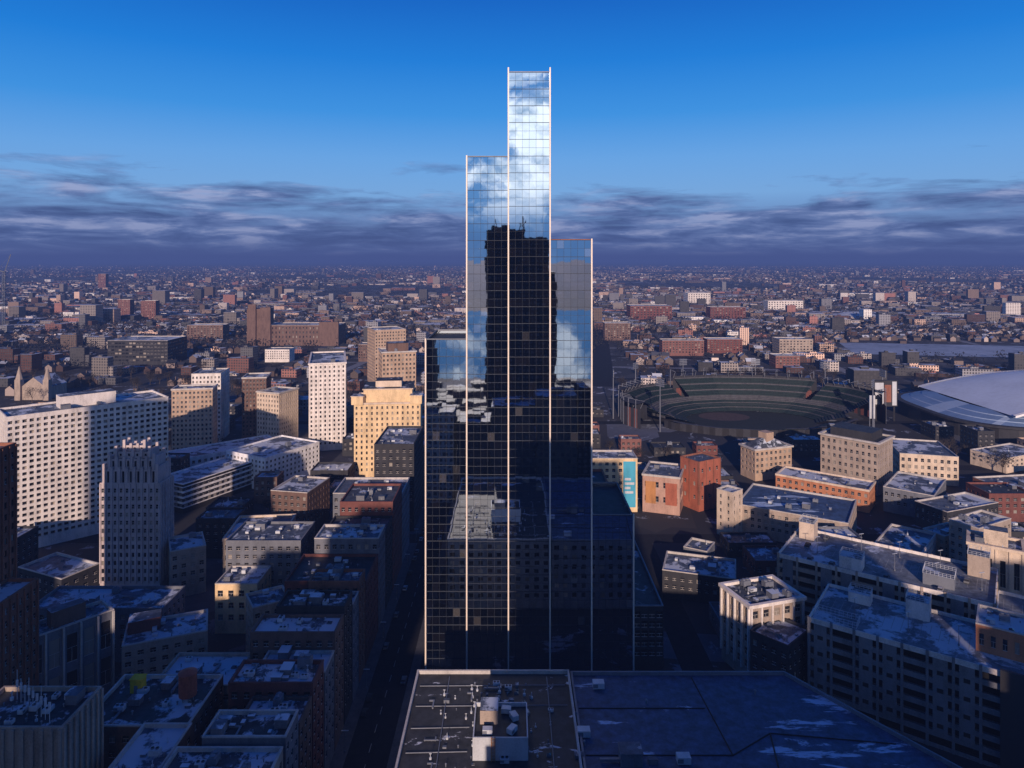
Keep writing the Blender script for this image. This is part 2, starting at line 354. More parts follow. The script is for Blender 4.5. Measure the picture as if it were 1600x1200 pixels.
struct(g.build('pavement',['walk']))
WA=.119
g=MB()
def strip(x,y,x2,y2,w,z,m=0):
    a=Vector((x,y));b=Vector((x2,y2));n=(b-a).normalized();n=Vector((n.y,-n.x))*w/2
    g.face([(*(a-n),z),(*(a+n),z),(*(b+n),z),(*(b-n),z)],m)
strip(105,830,113+WA*11000,892+11000,34,.05,0)
for i in range(-34,40):
    if i==0: continue
    x=105+i*112; strip(x,900,x+WA*6000,6900,12,.03,1 if i%3==0 else 0)
for j in range(0,44):
    y=900+j*95*(1+j*.03); strip(-3200,y+380,3600,y-430,10+j*.4,.04,1 if j%2 else 0)
struct(g.build('avenue',['asphalt','road_salted']))
# ================================================================ GLASS TOWER
TY=253.8; XS=[-31.1,-16.3,-1.3,13.7,28.7,43.8]; HT=[121,186.9,217.4,156.9,57.7]
tower=empty('glass_skyscraper','tall stepped glass skyscraper mirroring clouds and a dark tower, pale vertical fins','skyscraper',(6,TY+17,0)); to=(6,TY+17,0)
RES.append((6,275,45)); POLYS.append([(-31,253),(44,253),(44,290),(-31,290)])
DEP=[34,32,30,34,37]
def panel_face(b,a,t,n,L,z0,z1,cw,ch,rr):
    nc=max(1,round(L/cw)); nr=max(1,round((z1-z0)/ch)); w=L/nc; hh=(z1-z0)/nr
    for i in range(nc):
        for j in range(nr):
            tx=rr.gauss(0,.0005)*w; tz=rr.gauss(0,.00035)*hh
            pts=[]
            for (u,v,s) in ((0,0,-tx-tz),(1,0,tx-tz),(1,1,tx+tz),(0,1,-tx+tz)):
                pts.append((a[0]+t[0]*(i+u)*w+n[0]*s,a[1]+t[1]*(i+u)*w+n[1]*s,z0+(j+v)*hh))
            b.face(pts)
for i in range(5):
    x0,x1,h,d=XS[i]+.02,XS[i+1]-.02,HT[i],DEP[i]
    b=MB()
    panel_face(b,(x0,TY),(1,0),(0,-1),x1-x0,0,h,2.45,3.02,R)
    if i==4 or HT[i+1]<h: panel_face(b,(x1,TY),(0,1),(1,0),d,0 if i==4 else HT[i+1],h,3,3.02,R)
    if i==0 or HT[i-1]<h: panel_face(b,(x0,TY+d),(0,-1),(-1,0),d,0 if i==0 else HT[i-1],h,3,3.02,R)
    panel_face(b,(x1,TY+d),(-1,0),(0,1),x1-x0,0,h,3,6.04,R)
    cw=b.build('curtain_wall',['curtain_glass'],tower,to)
    b=MB(); nc=round((x1-x0)/2.45); nr=round(h/3.02)
    for k in range(1,nc): 
        x=x0+(x1-x0)*k/nc; b.box(x-.035,x+.035,TY-.14,TY-.03,0,h-.01)
    for k in range(1,nr+1):
        z=h*k/nr; q=.085 if (nr-k)%2==0 else .03
        b.box(x0+.26,x1-.26,TY-.12,TY-.02,z-q-.02,z+q-.02)
    b.build('mullion_grid',['mullion'],cw,to)
    b=MB(); b.face([(x0,TY+.02,h-1.2),(x1,TY+.02,h-1.2),(x1,TY+d-.02,h-1.2),(x0,TY+d-.02,h-1.2)]); b.build('roof',['roof_dark'],tower,to)
    b=MB(); b.ring(x0+.4,x1-.4,TY+.03,TY+d-.03,.3,h-.3,h+.35); b.build('parapet',['metal_grey' if i!=3 else 'rust'],tower,to)
for i,x in enumerate(XS):
    hh=max(HT[max(0,i-1)],HT[min(4,i)])
    b=MB(); b.box(x-.24,x+.24,TY-.7,TY+.1,0,hh+(1.6 if hh>200 else .5)); b.build('vertical_fin',['bronze'],tower,to)
X('office_podium','dark low glazed block running back from the right foot of the glass skyscraper',44.4,55.5,258,345,23,'dark',ww=.8,wh=.7,bay=3,fh=3.8,blind=.03,roof='roof_dark',cap='metal_grey')
X('dark_block','dark service block with flat roof directly behind the lowest glass section',29,43,294,335,50,'dark',ww=.7,wh=.6,roof='roof_dark',cap='rust',blind=.05)
# ================================================================ FRONT ROOFS
FH=30
r,pl,o,h=X('flat_roof_building','flat dark roof crowded with vents and units at bottom centre, directly before the glass skyscraper',-27.6,16.6,120,205.6,FH,'grey',roof='roof_tar',clut=0,cap='trim',bay=4,allsides=True)
rr=random.Random(5); rz_=FH-.9
KF=['air_conditioner','vent_pipe','vent_pipe','skylight','electric_cabinet','vent_pipe','exhaust_stack','exhaust_stack','electric_cabinet','duct']
clutter(r,o,[(-27,158),(16,158),(16,205),(-27,205)],rz_,70,rr,0,KF,2.0,(.4,.7))
clutter(r,o,[(-14,184),(8,184),(8,203),(-14,203)],rz_,34,rr,0,KF,1.9,(.5,.85))
ro=o
b=MB(); b.box(-9.2,3.6,170,183,rz_,rz_+4.6,0,1); b.ring(-9.5,3.9,169.7,183.3,.29,rz_,rz_+5.6,0)
b.build('penthouse',['metal_white','roof_dark'],r,ro)
b=MB(); b.box(-8,-3.5,176,181.5,rz_+4.61,rz_+8,0,1); b.build('stair_hut',['stone','roof_snow'],r,ro)
for k,(x,y) in enumerate(((-6,172.5),(0,173),(.5,178),(-1.5,180.5))): inst('air_conditioner',PIECES['air_conditioner'],r,(x-ro[0],y-ro[1],rz_+4.61),k,(.75,.75,.75))
b=MB()
for x in (-5,-4.1): b.box(x-.08,x+.08,169.2,169.45,rz_,rz_+6)
for k in range(17): b.box(-4.9,-4.2,169.27,169.37,rz_+.2+k*.34,rz_+.28+k*.34)
b.build('ladder',['orange_paint'],r,ro)
for k in range(5):
    b=MB(); b.bar((-26,163+k*9,rz_+.25),(-11 if k<3 else 15,163.5+k*9,rz_+.25),.12,n=6); b.build('roof_pipe',['metal_grey'],r,ro)
for x in (-18,10):
    b=MB(); b.bar((x,160,rz_+.5),(x,203,rz_+.5),.12,n=6); b.build('roof_pipe',['metal_grey'],r,ro)
poly=[(17.1,120),(138.5,120),(79.5,205.6),(17.1,205.6)]
r,pl,o=building('wide_roof_building','broad smooth blue-grey roof with angled right edge at bottom right of centre',poly,FH-.4,'grey',roof='roof_blue',clut=0,cap='metal_grey',bay=4,seed=88,allsides=True)
for (px,py,kd) in ((935,1075,'air_conditioner'),(912,1150,'air_conditioner'),(985,1190,'roof_hut'),(1068,1192,'air_conditioner'),(913,1165,'vent_pipe'),(1010,1100,'vent_pipe'),(1180,1085,'vent_pipe'),(1020,1192,'electric_cabinet'),(900,1120,'vent_pipe'),(905,1185,'electric_cabinet'),(960,1192,'duct')):
    x,y=G(px,py,FH-1.3); inst(kd,PIECES[kd],r,(x-o[0],y-o[1],FH-1.29-o[2]),0)
for a_,c_ in (((18,172),(54,172)),((54,172),(66,180)),((66,180),(96,176)),((60,150),(66,180)),((54,172),(52,204)),((18,190),(52,190))):
    b=MB(); b.bar((*a_,FH-1.24),(*c_,FH-1.24),.2,n=4); b.build('roof_seam',['black'],r,o)
# ================================================================ LEFT BUILDINGS
rt,pl,o,h=B('apartment_slab','long pale balconied apartment slab with ranks of windows at far left',(10,652),(48,634),(263,620),868,'white',fh=2.95,bay=3.1,ww=.66,wh=.55,base=5,frame='trim',clut=9,blind=.12,reveal=1.1,band='white',cap='white')
b=MB(); q=shrink(pl,cen(pl),.35); b.prism(q,h-.89,h+5.5,0,1); b.build('penthouse',['white','roof_snow'],rt,o)
rt,pl,o,h=B('setback_tower','lilac-grey art deco tower with stepped crown before the pale slab',(250,755),(156,755),(265,742),925,'lilac',fh=3.6,bay=2.6,ww=.42,wh=.55,pier=.45,cap='lilac',clut=0,roof='roof_snow')
cc=cen(pl); b=MB()
for s_,z0,z1 in ((.88,h-.89,h+6),(.74,h+6.001,h+10.5),(.56,h+10.501,h+13.5),(.34,h+13.501,h+16)):
    q=shrink(pl,cc,s_); b.prism(q,z0,z1,0,1)
    for i in range(4):
        a=Vector(q[i]);d=Vector(q[(i+1)%4]); nf_=max(2,round(8*s_))
        for k in range(nf_):
            p=a.lerp(d,k/(nf_)); b.rbox(p.x,p.y,1.2,1.2,z0,z1+(2.6 if k==0 else 1.0),math.atan2((d-a).y,(d-a).x),0)
        for k in range(nf_):
            p=a.lerp(d,(k+.5)/nf_); n_=Vector(((d-a).y,-(d-a).x)).normalized()*.04; e_=(d-a).normalized()*.45
            b.face([(*(p+n_-e_),z0+1),(*(p+n_+e_),z0+1),(*(p+n_+e_),z1-.9),(*(p+n_-e_),z1-.9)],2)
b.build('stepped_crown',['lilac','roof_snow','pane_dark'],rt,o)
B('office_block','sunlit tan office block just behind right end of the pale slab',(332,606),(268,608),(341,600),718,'tan',bay=2.8,fh=3.4,clut=3,cornice=.4)
B('office_block','small white office block peeking over the tan block at left',(345,583),(299,584),(354,575),690,'white',bay=3,fh=3.6,clut=4)
B('hotel_tower','narrow dark brown tower rising behind the tan corner block',(416,589),(378,590),(422,582),688,'brown',bay=2.6,fh=3.4,clut=2,cornice=.3)
B('office_block','tan corner block with shaded right side before the narrow brown tower',(436,614),(406,610),(466,606),697,'cream',bay=2.8,fh=3.6,clut=3,cornice=.5,ww=.4)
rt,pl,o,h=B('office_tower','tall grey-white office tower with arched top windows and blue roof',(540,566),(483,568),(572,548),702,'white',bay=3.6,fh=3.6,ww=.38,clut=4,cornice=.8,pier=.3,cap='white')
rt,pl,o,h=B('hotel_block','broad golden yellow hotel block touching left edge of the glass skyscraper view',(657,628),(553,630),(667,612),745,'yellow',bay=3.6,fh=3.7,ww=.34,clut=2,cornice=.8,band='yellow',cap='cream',frame='cream')
cc=cen(pl); b=MB(); b.prism(shrink(pl,cc,.74),h-.89,h+8,0,1); b.prism(shrink(pl,cc,.77),h+8.01,h+8.8,2,1); b.prism(shrink(pl,cc,.4),h+8.81,h+13,2,1); b.build('penthouse',['yellow','roof_dark','cream'],rt,o)
for k in (0,3):
    p=Vector(pl[k]).lerp(Vector(cc),.12); b=MB(); b.rbox(p.x,p.y,8,8,h-.89,h+4.5,0,0,1); b.rbox(p.x,p.y,8.8,8.8,h+4.51,h+5.1,0,2,1); b.build('corner_pavilion',['yellow','roof_snow','cream'],rt,o)
rt,pl,o,h=B('brick_tower','brown brick tower with stepped top standing behind the golden yellow hotel block',(650,548),(597,550),(662,542),690,'tan',bay=3,fh=3.6,clut=4,cornice=.6)
b=MB(); b.prism(shrink(pl,cen(pl),.6),h-.89,h+6,0,1); b.build('penthouse',['brown','roof_dark'],rt,o)
B('office_block','tan block with flat roof far behind the brown brick tower',(634,514),(586,516),(640,509),600,'tan',bay=3.5,clut=3)
B('apartment_block','modern apartment wing with black and white window modules at left',(286,757),(268,741),(411,716),803,'black',bay=4,fh=3.3,ww=.7,wh=.6,base=3,band='panel',cap='panel',clut=6,roof='roof_snow',blind=.3)
B('apartment_block','bright white end wing of the modern apartment complex',(414,716),(385,697),(499,690),768,'panel',bay=3.5,fh=3.3,ww=.5,wh=.5,cap='panel',clut=5)
B('apartment_block','long rear wing of the modern apartment complex with snowy roof',(268,720),(255,706),(440,690),752,'panel',bay=4,fh=3.3,cap='panel',clut=5)
B('office_building','small cream building with wide dark windows and snowy roof left of street',(443,838),(348,842),(483,803),905,'cream',bay=6,fh=5,ww=.62,wh=.5,cap='cream',clut=9,cornice=.2,top=1.8)
B('brick_building','dark brick building with snow covered roof behind the small cream building',(480,770),(423,766),(512,746),838,'brown',bay=3.6,clut=5)
B('brick_building','brown stone building at the foot of the art deco tower',(322,852),(266,862),(346,828),925,'stone',bay=3.4,clut=3)
B('brick_building','small yellowish brick building with trimmed windows before the cream building',(402,912),(336,912),(430,884),990,'yellow',bay=4.2,fh=4.2,ww=.5,clut=8)
B('low_building','low dark building with snow sheeted roof at left below the pale slab',(96,905),(28,886),(156,880),950,'dark',clut=5,bay=4)
rt,pl,o,h=B('theatre_building','dark columned hall with white edged snowy roof at left',(178,952),(42,1000),(192,925),1085,'grey',bay=5,fh=14,wh=.75,ww=.6,pier=.7,cap='trim',clut=10,base=3)
b=MB(); b.prism(shrink(pl,cen(pl),.4),h-.89,h+4.5,0,1); b.build('penthouse',['brown','roof_snow'],rt,o)
rt,pl,o,h=B('warehouse','blue snow roofed warehouse with tan brick side beside the columned hall',(324,985),(190,1010),(357,949),1070,'stone',clut=14,bay=4)
q4=[tuple(Vector(pl[0]).lerp(Vector(pl[2]),.55)),tuple(Vector(pl[1]).lerp(Vector(pl[2]),.55)),pl[2],tuple(Vector(pl[3]).lerp(Vector(pl[2]),.5))]
b=MB(); b.prism(shrink(q4,cen(q4),.85),h-.89,h+3.4,0,1); b.build('upper_storey',['redbrick','roof_snow'],rt,o)
B('stone_block','tan stone facade block tucked between warehouse and street row',(455,935),(395,950),(478,905),1035,'stone',clut=14,bay=3.5,seps=2.6)
X('brick_tower','red brown brick tower cropped by the left edge of the view',-190,-162,205,230,90,'rust',bay=3.2,fh=3.8,ww=.35,clut=0,pier=.4,cap='rust')
X('brick_annex','lower red brown brick shoulder of the cropped tower at left edge',-161.4,-151.5,200,225,48,'rust',bay=3.2,fh=3.8,ww=.35,clut=1,pier=.4,cap='rust')
rt,pl,o,h=B('pilastered_building','grey pilastered building with antenna masts on its roof, bottom left corner',(97,1137),(-70,1137),(123,1076),1480,'stone',bay=2.2,fh=30,wh=.05,ww=.1,pier=.5,cap='stone',clut=26,roof='roof_dark',seps=2.0)
for k in range(9):
    b=MB(); p=Vector(pl[0]).lerp(Vector(pl[2]),.2+.07*k); z=h-.9
    b.bar((p.x,p.y,z),(p.x,p.y,z+4+k%3*1.5),.07,n=5); b.box(p.x-.25,p.x+.25,p.y-.1,p.y+.1,z+3,z+4.6)
    b.build('antenna_mast',['metal_white'],rt,o)
X('brick_block','dark brick block with plain parapet beside the pilastered corner building',-92,-80,146,176,34,'brown',clut=14,seps=2.2)
rt,pl,o,h=X('long_block','long dark block with low lit parapet and roof machinery at bottom left of the street',-79,-54,149,166,35,'stone',bay=3.4,clut=30,roof='roof_grey',seps=2.0)
rt,pl,o,h=X('brick_block','dark brick block carrying a rust red water tank on its roof',-110,-82,178,200,32,'brown',clut=16,roof='roof_dark',seps=2.4)
wt=empty('water_tank','rust red round water tank standing on a dark brick roof','water tank',(-87.5,190,31.12))
for a in range(6): 
    b=MB(); b.bar((1.5*math.cos(a*1.047),1.5*math.sin(a*1.047),0),(1.5*math.cos(a*1.047),1.5*math.sin(a*1.047),1.4),.12); b.build('leg',['metal_grey'],wt)
b=MB(); b.cyl(0,0,2.3,1.4,7.4,20); b.cyl(0,0,2.45,7.4,8.3,20,0,.25)
for z in (2.4,3.9,5.4,6.8): b.cyl(0,0,2.34,z,z+.1,20)
b.build('tank',['red_tank'],wt)
yh=empty('lift_housing','yellow painted lift housing on the roof behind the water tank','housing',(-103,194,31.12)); b=MB(); b.box(-1.6,1.6,-1.3,1.3,0,3.6); b.box(-1.8,1.8,-1.5,1.5,3.602,3.8); b.build('wall',['yellow_paint'],yh)
b=MB(); b.box(-.5,.5,-1.36,-1.303,0,2.1); b.build('door',['metal_grey'],yh)
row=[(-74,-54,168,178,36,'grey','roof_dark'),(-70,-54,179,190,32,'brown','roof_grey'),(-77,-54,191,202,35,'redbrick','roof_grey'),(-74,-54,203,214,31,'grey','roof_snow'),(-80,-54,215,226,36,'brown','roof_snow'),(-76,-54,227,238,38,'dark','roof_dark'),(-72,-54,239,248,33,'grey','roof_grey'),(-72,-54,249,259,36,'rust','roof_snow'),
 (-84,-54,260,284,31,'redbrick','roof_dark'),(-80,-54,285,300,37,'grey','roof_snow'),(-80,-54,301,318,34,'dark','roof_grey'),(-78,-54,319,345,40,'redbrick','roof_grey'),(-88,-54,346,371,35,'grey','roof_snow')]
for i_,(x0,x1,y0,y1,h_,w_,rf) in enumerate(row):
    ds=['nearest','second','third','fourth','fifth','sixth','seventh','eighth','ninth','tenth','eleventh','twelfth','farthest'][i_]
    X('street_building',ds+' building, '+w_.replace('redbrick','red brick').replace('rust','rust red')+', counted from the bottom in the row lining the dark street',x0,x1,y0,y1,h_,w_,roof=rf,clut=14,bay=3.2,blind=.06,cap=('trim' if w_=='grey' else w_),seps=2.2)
row2=[(-104,-81,203,220,27,'stone'),(-112,-88,237,256,30,'brown'),(-118,-89,266,290,27,'dark'),(-122,-90,300,322,30,'grey'),(-150,-116,215,234,22,'brown'),(-140,-94,340,368,28,'brown'),
 (-76,-54,388,430,48,'dark'),(-84,-56,432,470,30,'brown'),(-110,-80,390,425,26,'stone'),(-150,-115,395,440,22,'grey'),(-210,-165,400,440,16,'brown'),(-180,-130,262,280,20,'grey')]
for k,(x0,x1,y0,y1,h_,w_) in enumerate(row2):
    nm=['tan stone','brown brick','black','grey','low brown','wide brown','tall dark','tall brown brick','stone fronted','low grey','broad low brown','squat grey']
    if any(overlap([(x0,y0),(x1,y0),(x1,y1),(x0,y1)],q,-1) for q in POLYS): print('skip',nm[k]); continue
    X('infill_building',nm[k]+' infill building packed behind the street row at left, '+['nearest','second nearest','third nearest','fourth nearest','near the warehouse','by the cross street','past the cross street','below the golden hotel','beside the tall dark one','left of the stone one','before the white complex','below the art deco tower'][k],x0,x1,y0,y1,h_,w_,clut=16,bay=3.4,cap=w_,seps=2.3)
# ================================================================ RIGHT BUILDINGS
rt,pl,o,h=B('theatre_block','yellow-tan block with sky blue banner right beside the glass skyscraper',(996,716),(922,716),(1004,704),800,'yellow',bay=4,clut=6)
mat('banner_blue',(.06,.34,.50),.6,0,.25)
def wallquad(pl,i,u0,u1,z0,z1,d):
    a=Vector(pl[i]);c=Vector(pl[(i+1)%4]); t=(c-a).normalized(); n_=Vector((t.y,-t.x)); L=(c-a).length
    b=MB(); p=a+t*u0*L+n_*d; q=a+t*u1*L+n_*d; b.face([(p.x,p.y,z0),(q.x,q.y,z0),(q.x,q.y,z1),(p.x,p.y,z1)]); return b
def facing(pl):
    best=[]
    for i in range(4):
        a=Vector(pl[i]);c=Vector(pl[(i+1)%4]); t=(c-a).normalized(); n_=Vector((t.y,-t.x)); m_=(a+c)/2; best.append((n_.dot(-m_)/m_.length*(c-a).length,i))
    return sorted(best,reverse=True)
fi=facing(pl)[0][1]
bb=wallquad(pl,fi,.70,.96,h-29,h-1.8,.42).build('banner',['banner_blue'],rt,o)
for k,(s0,s1) in enumerate(((.73,.86),(.73,.93),(.73,.85),(.73,.91))):
    wallquad(pl,fi,s0,s1,h-13-k*2.6,h-11.6-k*2.6,.46).build('banner_lettering',['metal_white'],bb,o)
rt,pl,o,h=B('theatre_building','pinkish theatre building with orange and red wall panels and snowy roof',(1062,746),(1004,740),(1098,730),806,'pink',bay=6,fh=8,ww=.5,wh=.4,clut=7,cornice=.4)
fi=facing(pl)[0][1]
for k,(u0,u1,mm) in enumerate(((.08,.36,'orange_paint'),(.62,.93,'redblock'))):
    wallquad(pl,fi,u0,u1,h-17,h-4,.1+.01*k).build('wall_panel',[mm],rt,o)
B('brick_stage_tower','bright red brick stage block at right of the pinkish theatre',(1092,722),(1066,712),(1126,715),800,'redblock',bay=7,fh=9,ww=.25,wh=.3,clut=4,cap='rust',pier=.3)
rt,pl,o,h=B('brick_lodge','small square brown stone building with low hipped roof and lantern',(1180,702),(1158,693),(1237,696),752,'tan',bay=4,fh=4.5,clut=0,cornice=.9)
cc=cen(pl); b=MB(); q=shrink(pl,cc,.9)
for i in range(4): b.face([(*q[i],h-.5),(*q[(i+1)%4],h-.5),(cc[0],cc[1],h+7)])
b.rbox(cc[0],cc[1],7,7,h+2,h+9,.5,1); b.build('hipped_roof',['roof_grey','tan'],rt,o)
rt,pl,o,h=B('clubhouse_building','large ornate tan stone building with deep cornice left of the white block',(1372,692),(1282,676),(1401,682),775,'stone',bay=3.6,fh=4.4,ww=.45,clut=5,cornice=1.1,roof='roof_dark')
cc=cen(pl); b=MB(); b.prism(shrink(pl,cc,.72),h-.89,h+4.5,0,1); b.build('penthouse',['dark','roof_dark'],rt,o)
B('long_low_building','long low orange lit building in front of the ornate tan building',(1358,766),(1212,740),(1368,752),802,'orange',bay=3.6,fh=3.6,clut=12,cap='cream',cornice=.2)
B('office_block','white office block beside the domed stadium',(1498,714),(1406,708),(1516,694),760,'cream',bay=4,fh=4,clut=7)
B('warehouse','long pale warehouse with snow stripes behind the white office block',(1572,716),(1516,702),(1610,700),740,'cream',clut=7,bay=5)
B('courtyard_building','long tan building with wide blue roof and rows of small windows, right middle',(1326,818),(1150,787),(1425,792),868,'stone',bay=3.4,fh=3.8,clut=16,roof='roof_blue')
B('stair_tower','slim cream tower at left end of the long tan building',(1144,770),(1120,763),(1150,764),842,'cream',bay=4,clut=1,ww=.25)
B('low_building','small low building with pale roof hut in the dark lots right of the skyscraper',(1105,862),(1068,854),(1128,850),895,'grey',clut=3)
B('low_building','wide dark low building behind the white columned building',(1150,905),(1035,890),(1205,880),950,'dark',clut=14)
rt,pl,o,h=B('columned_building','pale stone building with tall white columns on its left face',(1172,946),(1112,916),(1255,932),1070,'stone',bay=4.2,fh=4.6,wh=.62,ww=.5,pier=.75,cap='white',cornice=.8,clut=24,roof='roof_grey',seps=2.2)
B('brick_block','dark brick block wedged between columned building and parking garage',(1232,1010),(1172,985),(1275,985),1110,'dark',clut=12,bay=3.4,cap='dark',seps=2.4)
d1=Vector((.81,-.586)); d2=Vector((.586,.81))
def garage(label,L0,ln,dp,h,wall,lv):
    L0=Vector(L0); n=L0+d1*ln
    A=[tuple(L0),tuple(n),tuple(n+d2*dp),tuple(L0+d2*dp)]
    cx,cy=cen(A); o=(cx,cy,0); RES.append((cx,cy,math.dist(A[0],(cx,cy)))); POLYS.append(A)
    root=empty('parking_garage',label,'parking garage',o); fz=h/lv
    for k in range(1,lv):
        b=MB(); b.prism(A,k*fz-.3,k*fz,0); b.build('floor_slab',['concrete'],root,o)
    b=MB(); b.prism(shrink(A,(cx,cy),.8),0,h-.4,0); b.build('core_wall',['black'],root,o)
    b=MB(); b.prism(A,h-.35,h,0,0); b.build('top_deck',['deck'],root,o)
    for i in range(4):
        a=Vector(A[i]);c=Vector(A[(i+1)%4]);t=(c-a).normalized();nn_=Vector((t.y,-t.x));L=(c-a).length; ang=math.atan2(t.y,t.x)
        for k in range(0,lv+1):
            b=MB(); z=k*fz; m=(a+c)/2+nn_*.2; b.rbox(m.x,m.y,L+.4-.01*i,.35,z-.5 if k else 0,z+1.15,ang,0)
            b.build('spandrel',['white' if k==lv else (wall if k%2 or lv<8 else 'tan')],root,o)
        nb=round(L/7)
        for k in range(nb+1):
            b=MB(); p=a.lerp(c,k/nb)+nn_*.42; b.rbox(p.x,p.y,.8,.5,0,h+1.3,ang); b.build('column',[wall],root,o)
            if k<nb and (k*7+i)%3!=1:
                b=MB(); p=a.lerp(c,(k+.5)/nb)+nn_*.3; b.rbox(p.x,p.y,4,.4,fz*1+1.16,h-.51,ang,0); b.build('infill_panel',['concrete'],root,o)
                for q_ in range(4):
                    b=MB(); pq=p+nn_*.22; zz=fz*1.6+q_*fz*1.35; b.rbox(pq.x,pq.y,1.7,.06,zz,zz+1.3,ang); b.build('panel_opening',['black'],root,o)
    for k in range(int(ln/2.7)):
        b=MB()
        s0,s1=dp*.5-5,dp*.5+5.2
        p=L0+d1*(1.5+k*2.7); e=p+d2*s0; f=p+d2*s1; q=d1*.07
        b.face([(*(e-q),h+.006),(*(e+q),h+.006),(*(f+q),h+.006),(*(f-q),h+.006)]); b.build('bay_line',['lane_paint'],root,o)
    return root,o,A
ga=garage('farther parking garage with brown banded sides and open upper deck',(108,285),72,34,30,'stone',8)
gb=garage('nearer grey parking garage with panelled front at lower right',(100.6,238),62,30,28,'concrete',7)
gc=garage('lower stepped parking deck continuing to the right edge beyond the nearer garage',(167.5,242.8),44,20,27,'stone',7)
def rail(parent,o,poly,z,hgt=2.2):
    b=MB()
    for i in range(4):
        a=Vector(poly[i]);c=Vector(poly[(i+1)%4]);n=max(2,int((c-a).length/1.2))
        for k in range(n): p=a.lerp(c,k/n); b.bar((p.x,p.y,z),(p.x,p.y,z+hgt),.06)
        for q in (.1,.55,1): b.bar((a.x,a.y,z+hgt*q),(c.x,c.y,z+hgt*q),.06)
    b.build('railing',['metal_white'],parent,o)
def loc2(L0,u,v): return Vector(L0)+d1*u+d2*v
def rrect(L0,u0,u1,v0,v1): return [tuple(loc2(L0,u0,v0)),tuple(loc2(L0,u1,v0)),tuple(loc2(L0,u1,v1)),tuple(loc2(L0,u0,v1))]
for nm,L0,u0,u1,v0,v1,z,hh,w in (('stair_hut',(108,285),22,30,3,9,30,4.5,'white'),('stair_hut',(100.6,238),8,15,22,27,28,3.5,'white'),('stair_hut',(108,285),50,60,6,14,30,4,'metal_grey'),('stair_hut',(108,285),2,8,24,31,30,7,'cream'),('stair_hut',(100.6,238),26,33,22,28,28,6,'white'),('stair_hut',(108,285),63,70,24,31,30,8,'stone')):
    pr_,oo=(ga[0],ga[1]) if L0[0]==108 else (gb[0],gb[1])
    b=MB(); q=rrect(L0,u0,u1,v0,v1); b.prism(q,z+.004,z+hh,0,1); b.build(nm,[w,'roof_snow'],pr_,oo); rail(pr_,oo,q,z+hh,1.4)
q=rrect((100.6,238),1,14,3,9); rail(gb[0],gb[1],q,28,2)
b=MB(); q=rrect((100.6,238),53,61.5,-1.6,-.5); b.prism(q,0,30); b.build('stair_glazing',['pane_mid'],gb[0],gb[1])
r_,pl_,o_=building('rooftop_block','orange brick rooftop block with tall windows on the parking deck at right edge',rrect((100.6,238),46.5,61.5,11,26),36.5,'orange',z0=28.01,base=.8,bay=3,fh=4.5,ww=.4,wh=.6,clut=7,seed=3)
B('office_block','white and glass modern block behind the parking garages',(1440,866),(1366,848),(1506,846),932,'panel',bay=3.6,ww=.75,wh=.45,clut=8)
B('brick_block','tall brown block with snowy roof near right edge',(1530,826),(1480,812),(1580,810),935,'stone',clut=9,bay=3.3)
rt,pl,o,h=B('arcaded_building','sunlit tan building with tall arched windows at right edge',(1600,862),(1514,846),(1640,850),1000,'cream',bay=4.4,fh=16,wh=.8,ww=.4,cornice=.9,clut=12,pier=.4,cap='cream',top=4)
b=MB(); b.prism(shrink(pl,cen(pl),.45),h-.89,h+5,0,1); b.build('penthouse',['cream','roof_snow'],rt,o)
B('brick_block','brown block with lit front behind the arcaded building',(1476,838),(1440,826),(1515,828),900,'tan',clut=4)
B('low_building','low stepped building with snowy roof at right of the long orange lit building',(1460,775),(1380,760),(1520,758),815,'grey',clut=9)
B('low_building','low rust red shed roofed building near right edge below the domed stadium',(1590,772),(1520,745),(1640,750),800,'rust',clut=5)
B('low_building','dark glazed low building between long tan building and brown tall block',(1480,800),(1420,785),(1560,785),840,'dark',clut=7)
b=MB(); b.bar((0,0,0),(0,0,6.5),.12,.07,8); b.cyl(0,0,.3,0,.5,8); pm=b.mesh('pole',['metal_grey'])
b=MB(); b.box(-1.1,1.1,-.18,.18,6.5,6.62); hm=b.mesh('lamp_head',['metal_white'])
def lamp(x,y,z,label,group,rz=0):
    l=empty('street_lamp',label,'street lamp',(x,y,z),rz,group); inst('pole',pm,l,(0,0,0)); inst('lamp_head',hm,l,(0,0,0))
for u in (12,26,40,54,68): 
    for v in (12,26): p=loc2((108,285),u,v); lamp(p.x,p.y,30.005,'twin headed lamp post standing on the farther garage deck','lamps on the farther garage deck',.3)
for u in (12,28,42): p=loc2((100.6,238),u,11); lamp(p.x,p.y,28.005,'twin headed lamp post standing on the nearer garage deck','lamps on the nearer garage deck',.3)
for y in range(150,620,32):
    lamp(-50.8,y,.15,'twin headed street lamp on the kerb of the dark street','lamps along the dark street')
# cars
b=MB()
prof=[(-2.2,.35),(2.2,.35),(2.25,.75),(1.2,.95),(.6,.98),(-1.5,.98),(-2.15,.9),(-2.25,.6)]
def extr(b,prof,y0,y1,m=0):
    n=len(prof); i=len(b.v); b.v+=[(x,y0,z) for x,z in prof]+[(x,y1,z) for x,z in prof]
    for k in range(n): b.f.append((i+k,i+n+k,i+n+(k+1)%n,i+(k+1)%n)); b.m.append(m)
    b.f.append(tuple(i+k for k in range(n))); b.m.append(m); b.f.append(tuple(i+n+k for k in reversed(range(n)))); b.m.append(m)
extr(b,prof,-.88,.88); extr(b,[(.3,1.45),(-1.2,1.45),(-1.3,1.4),(.4,1.4)],-.72,.72)
BODY={c:b.mesh('body',['car_'+c]) for c in ('white','black','red','grey')}
b=MB(); extr(b,[(.95,.981),(.38,1.4),(-1.3,1.4),(-1.85,.981)],-.76,.76); CAB=b.mesh('windows',['car_black'])
b=MB(); n=14
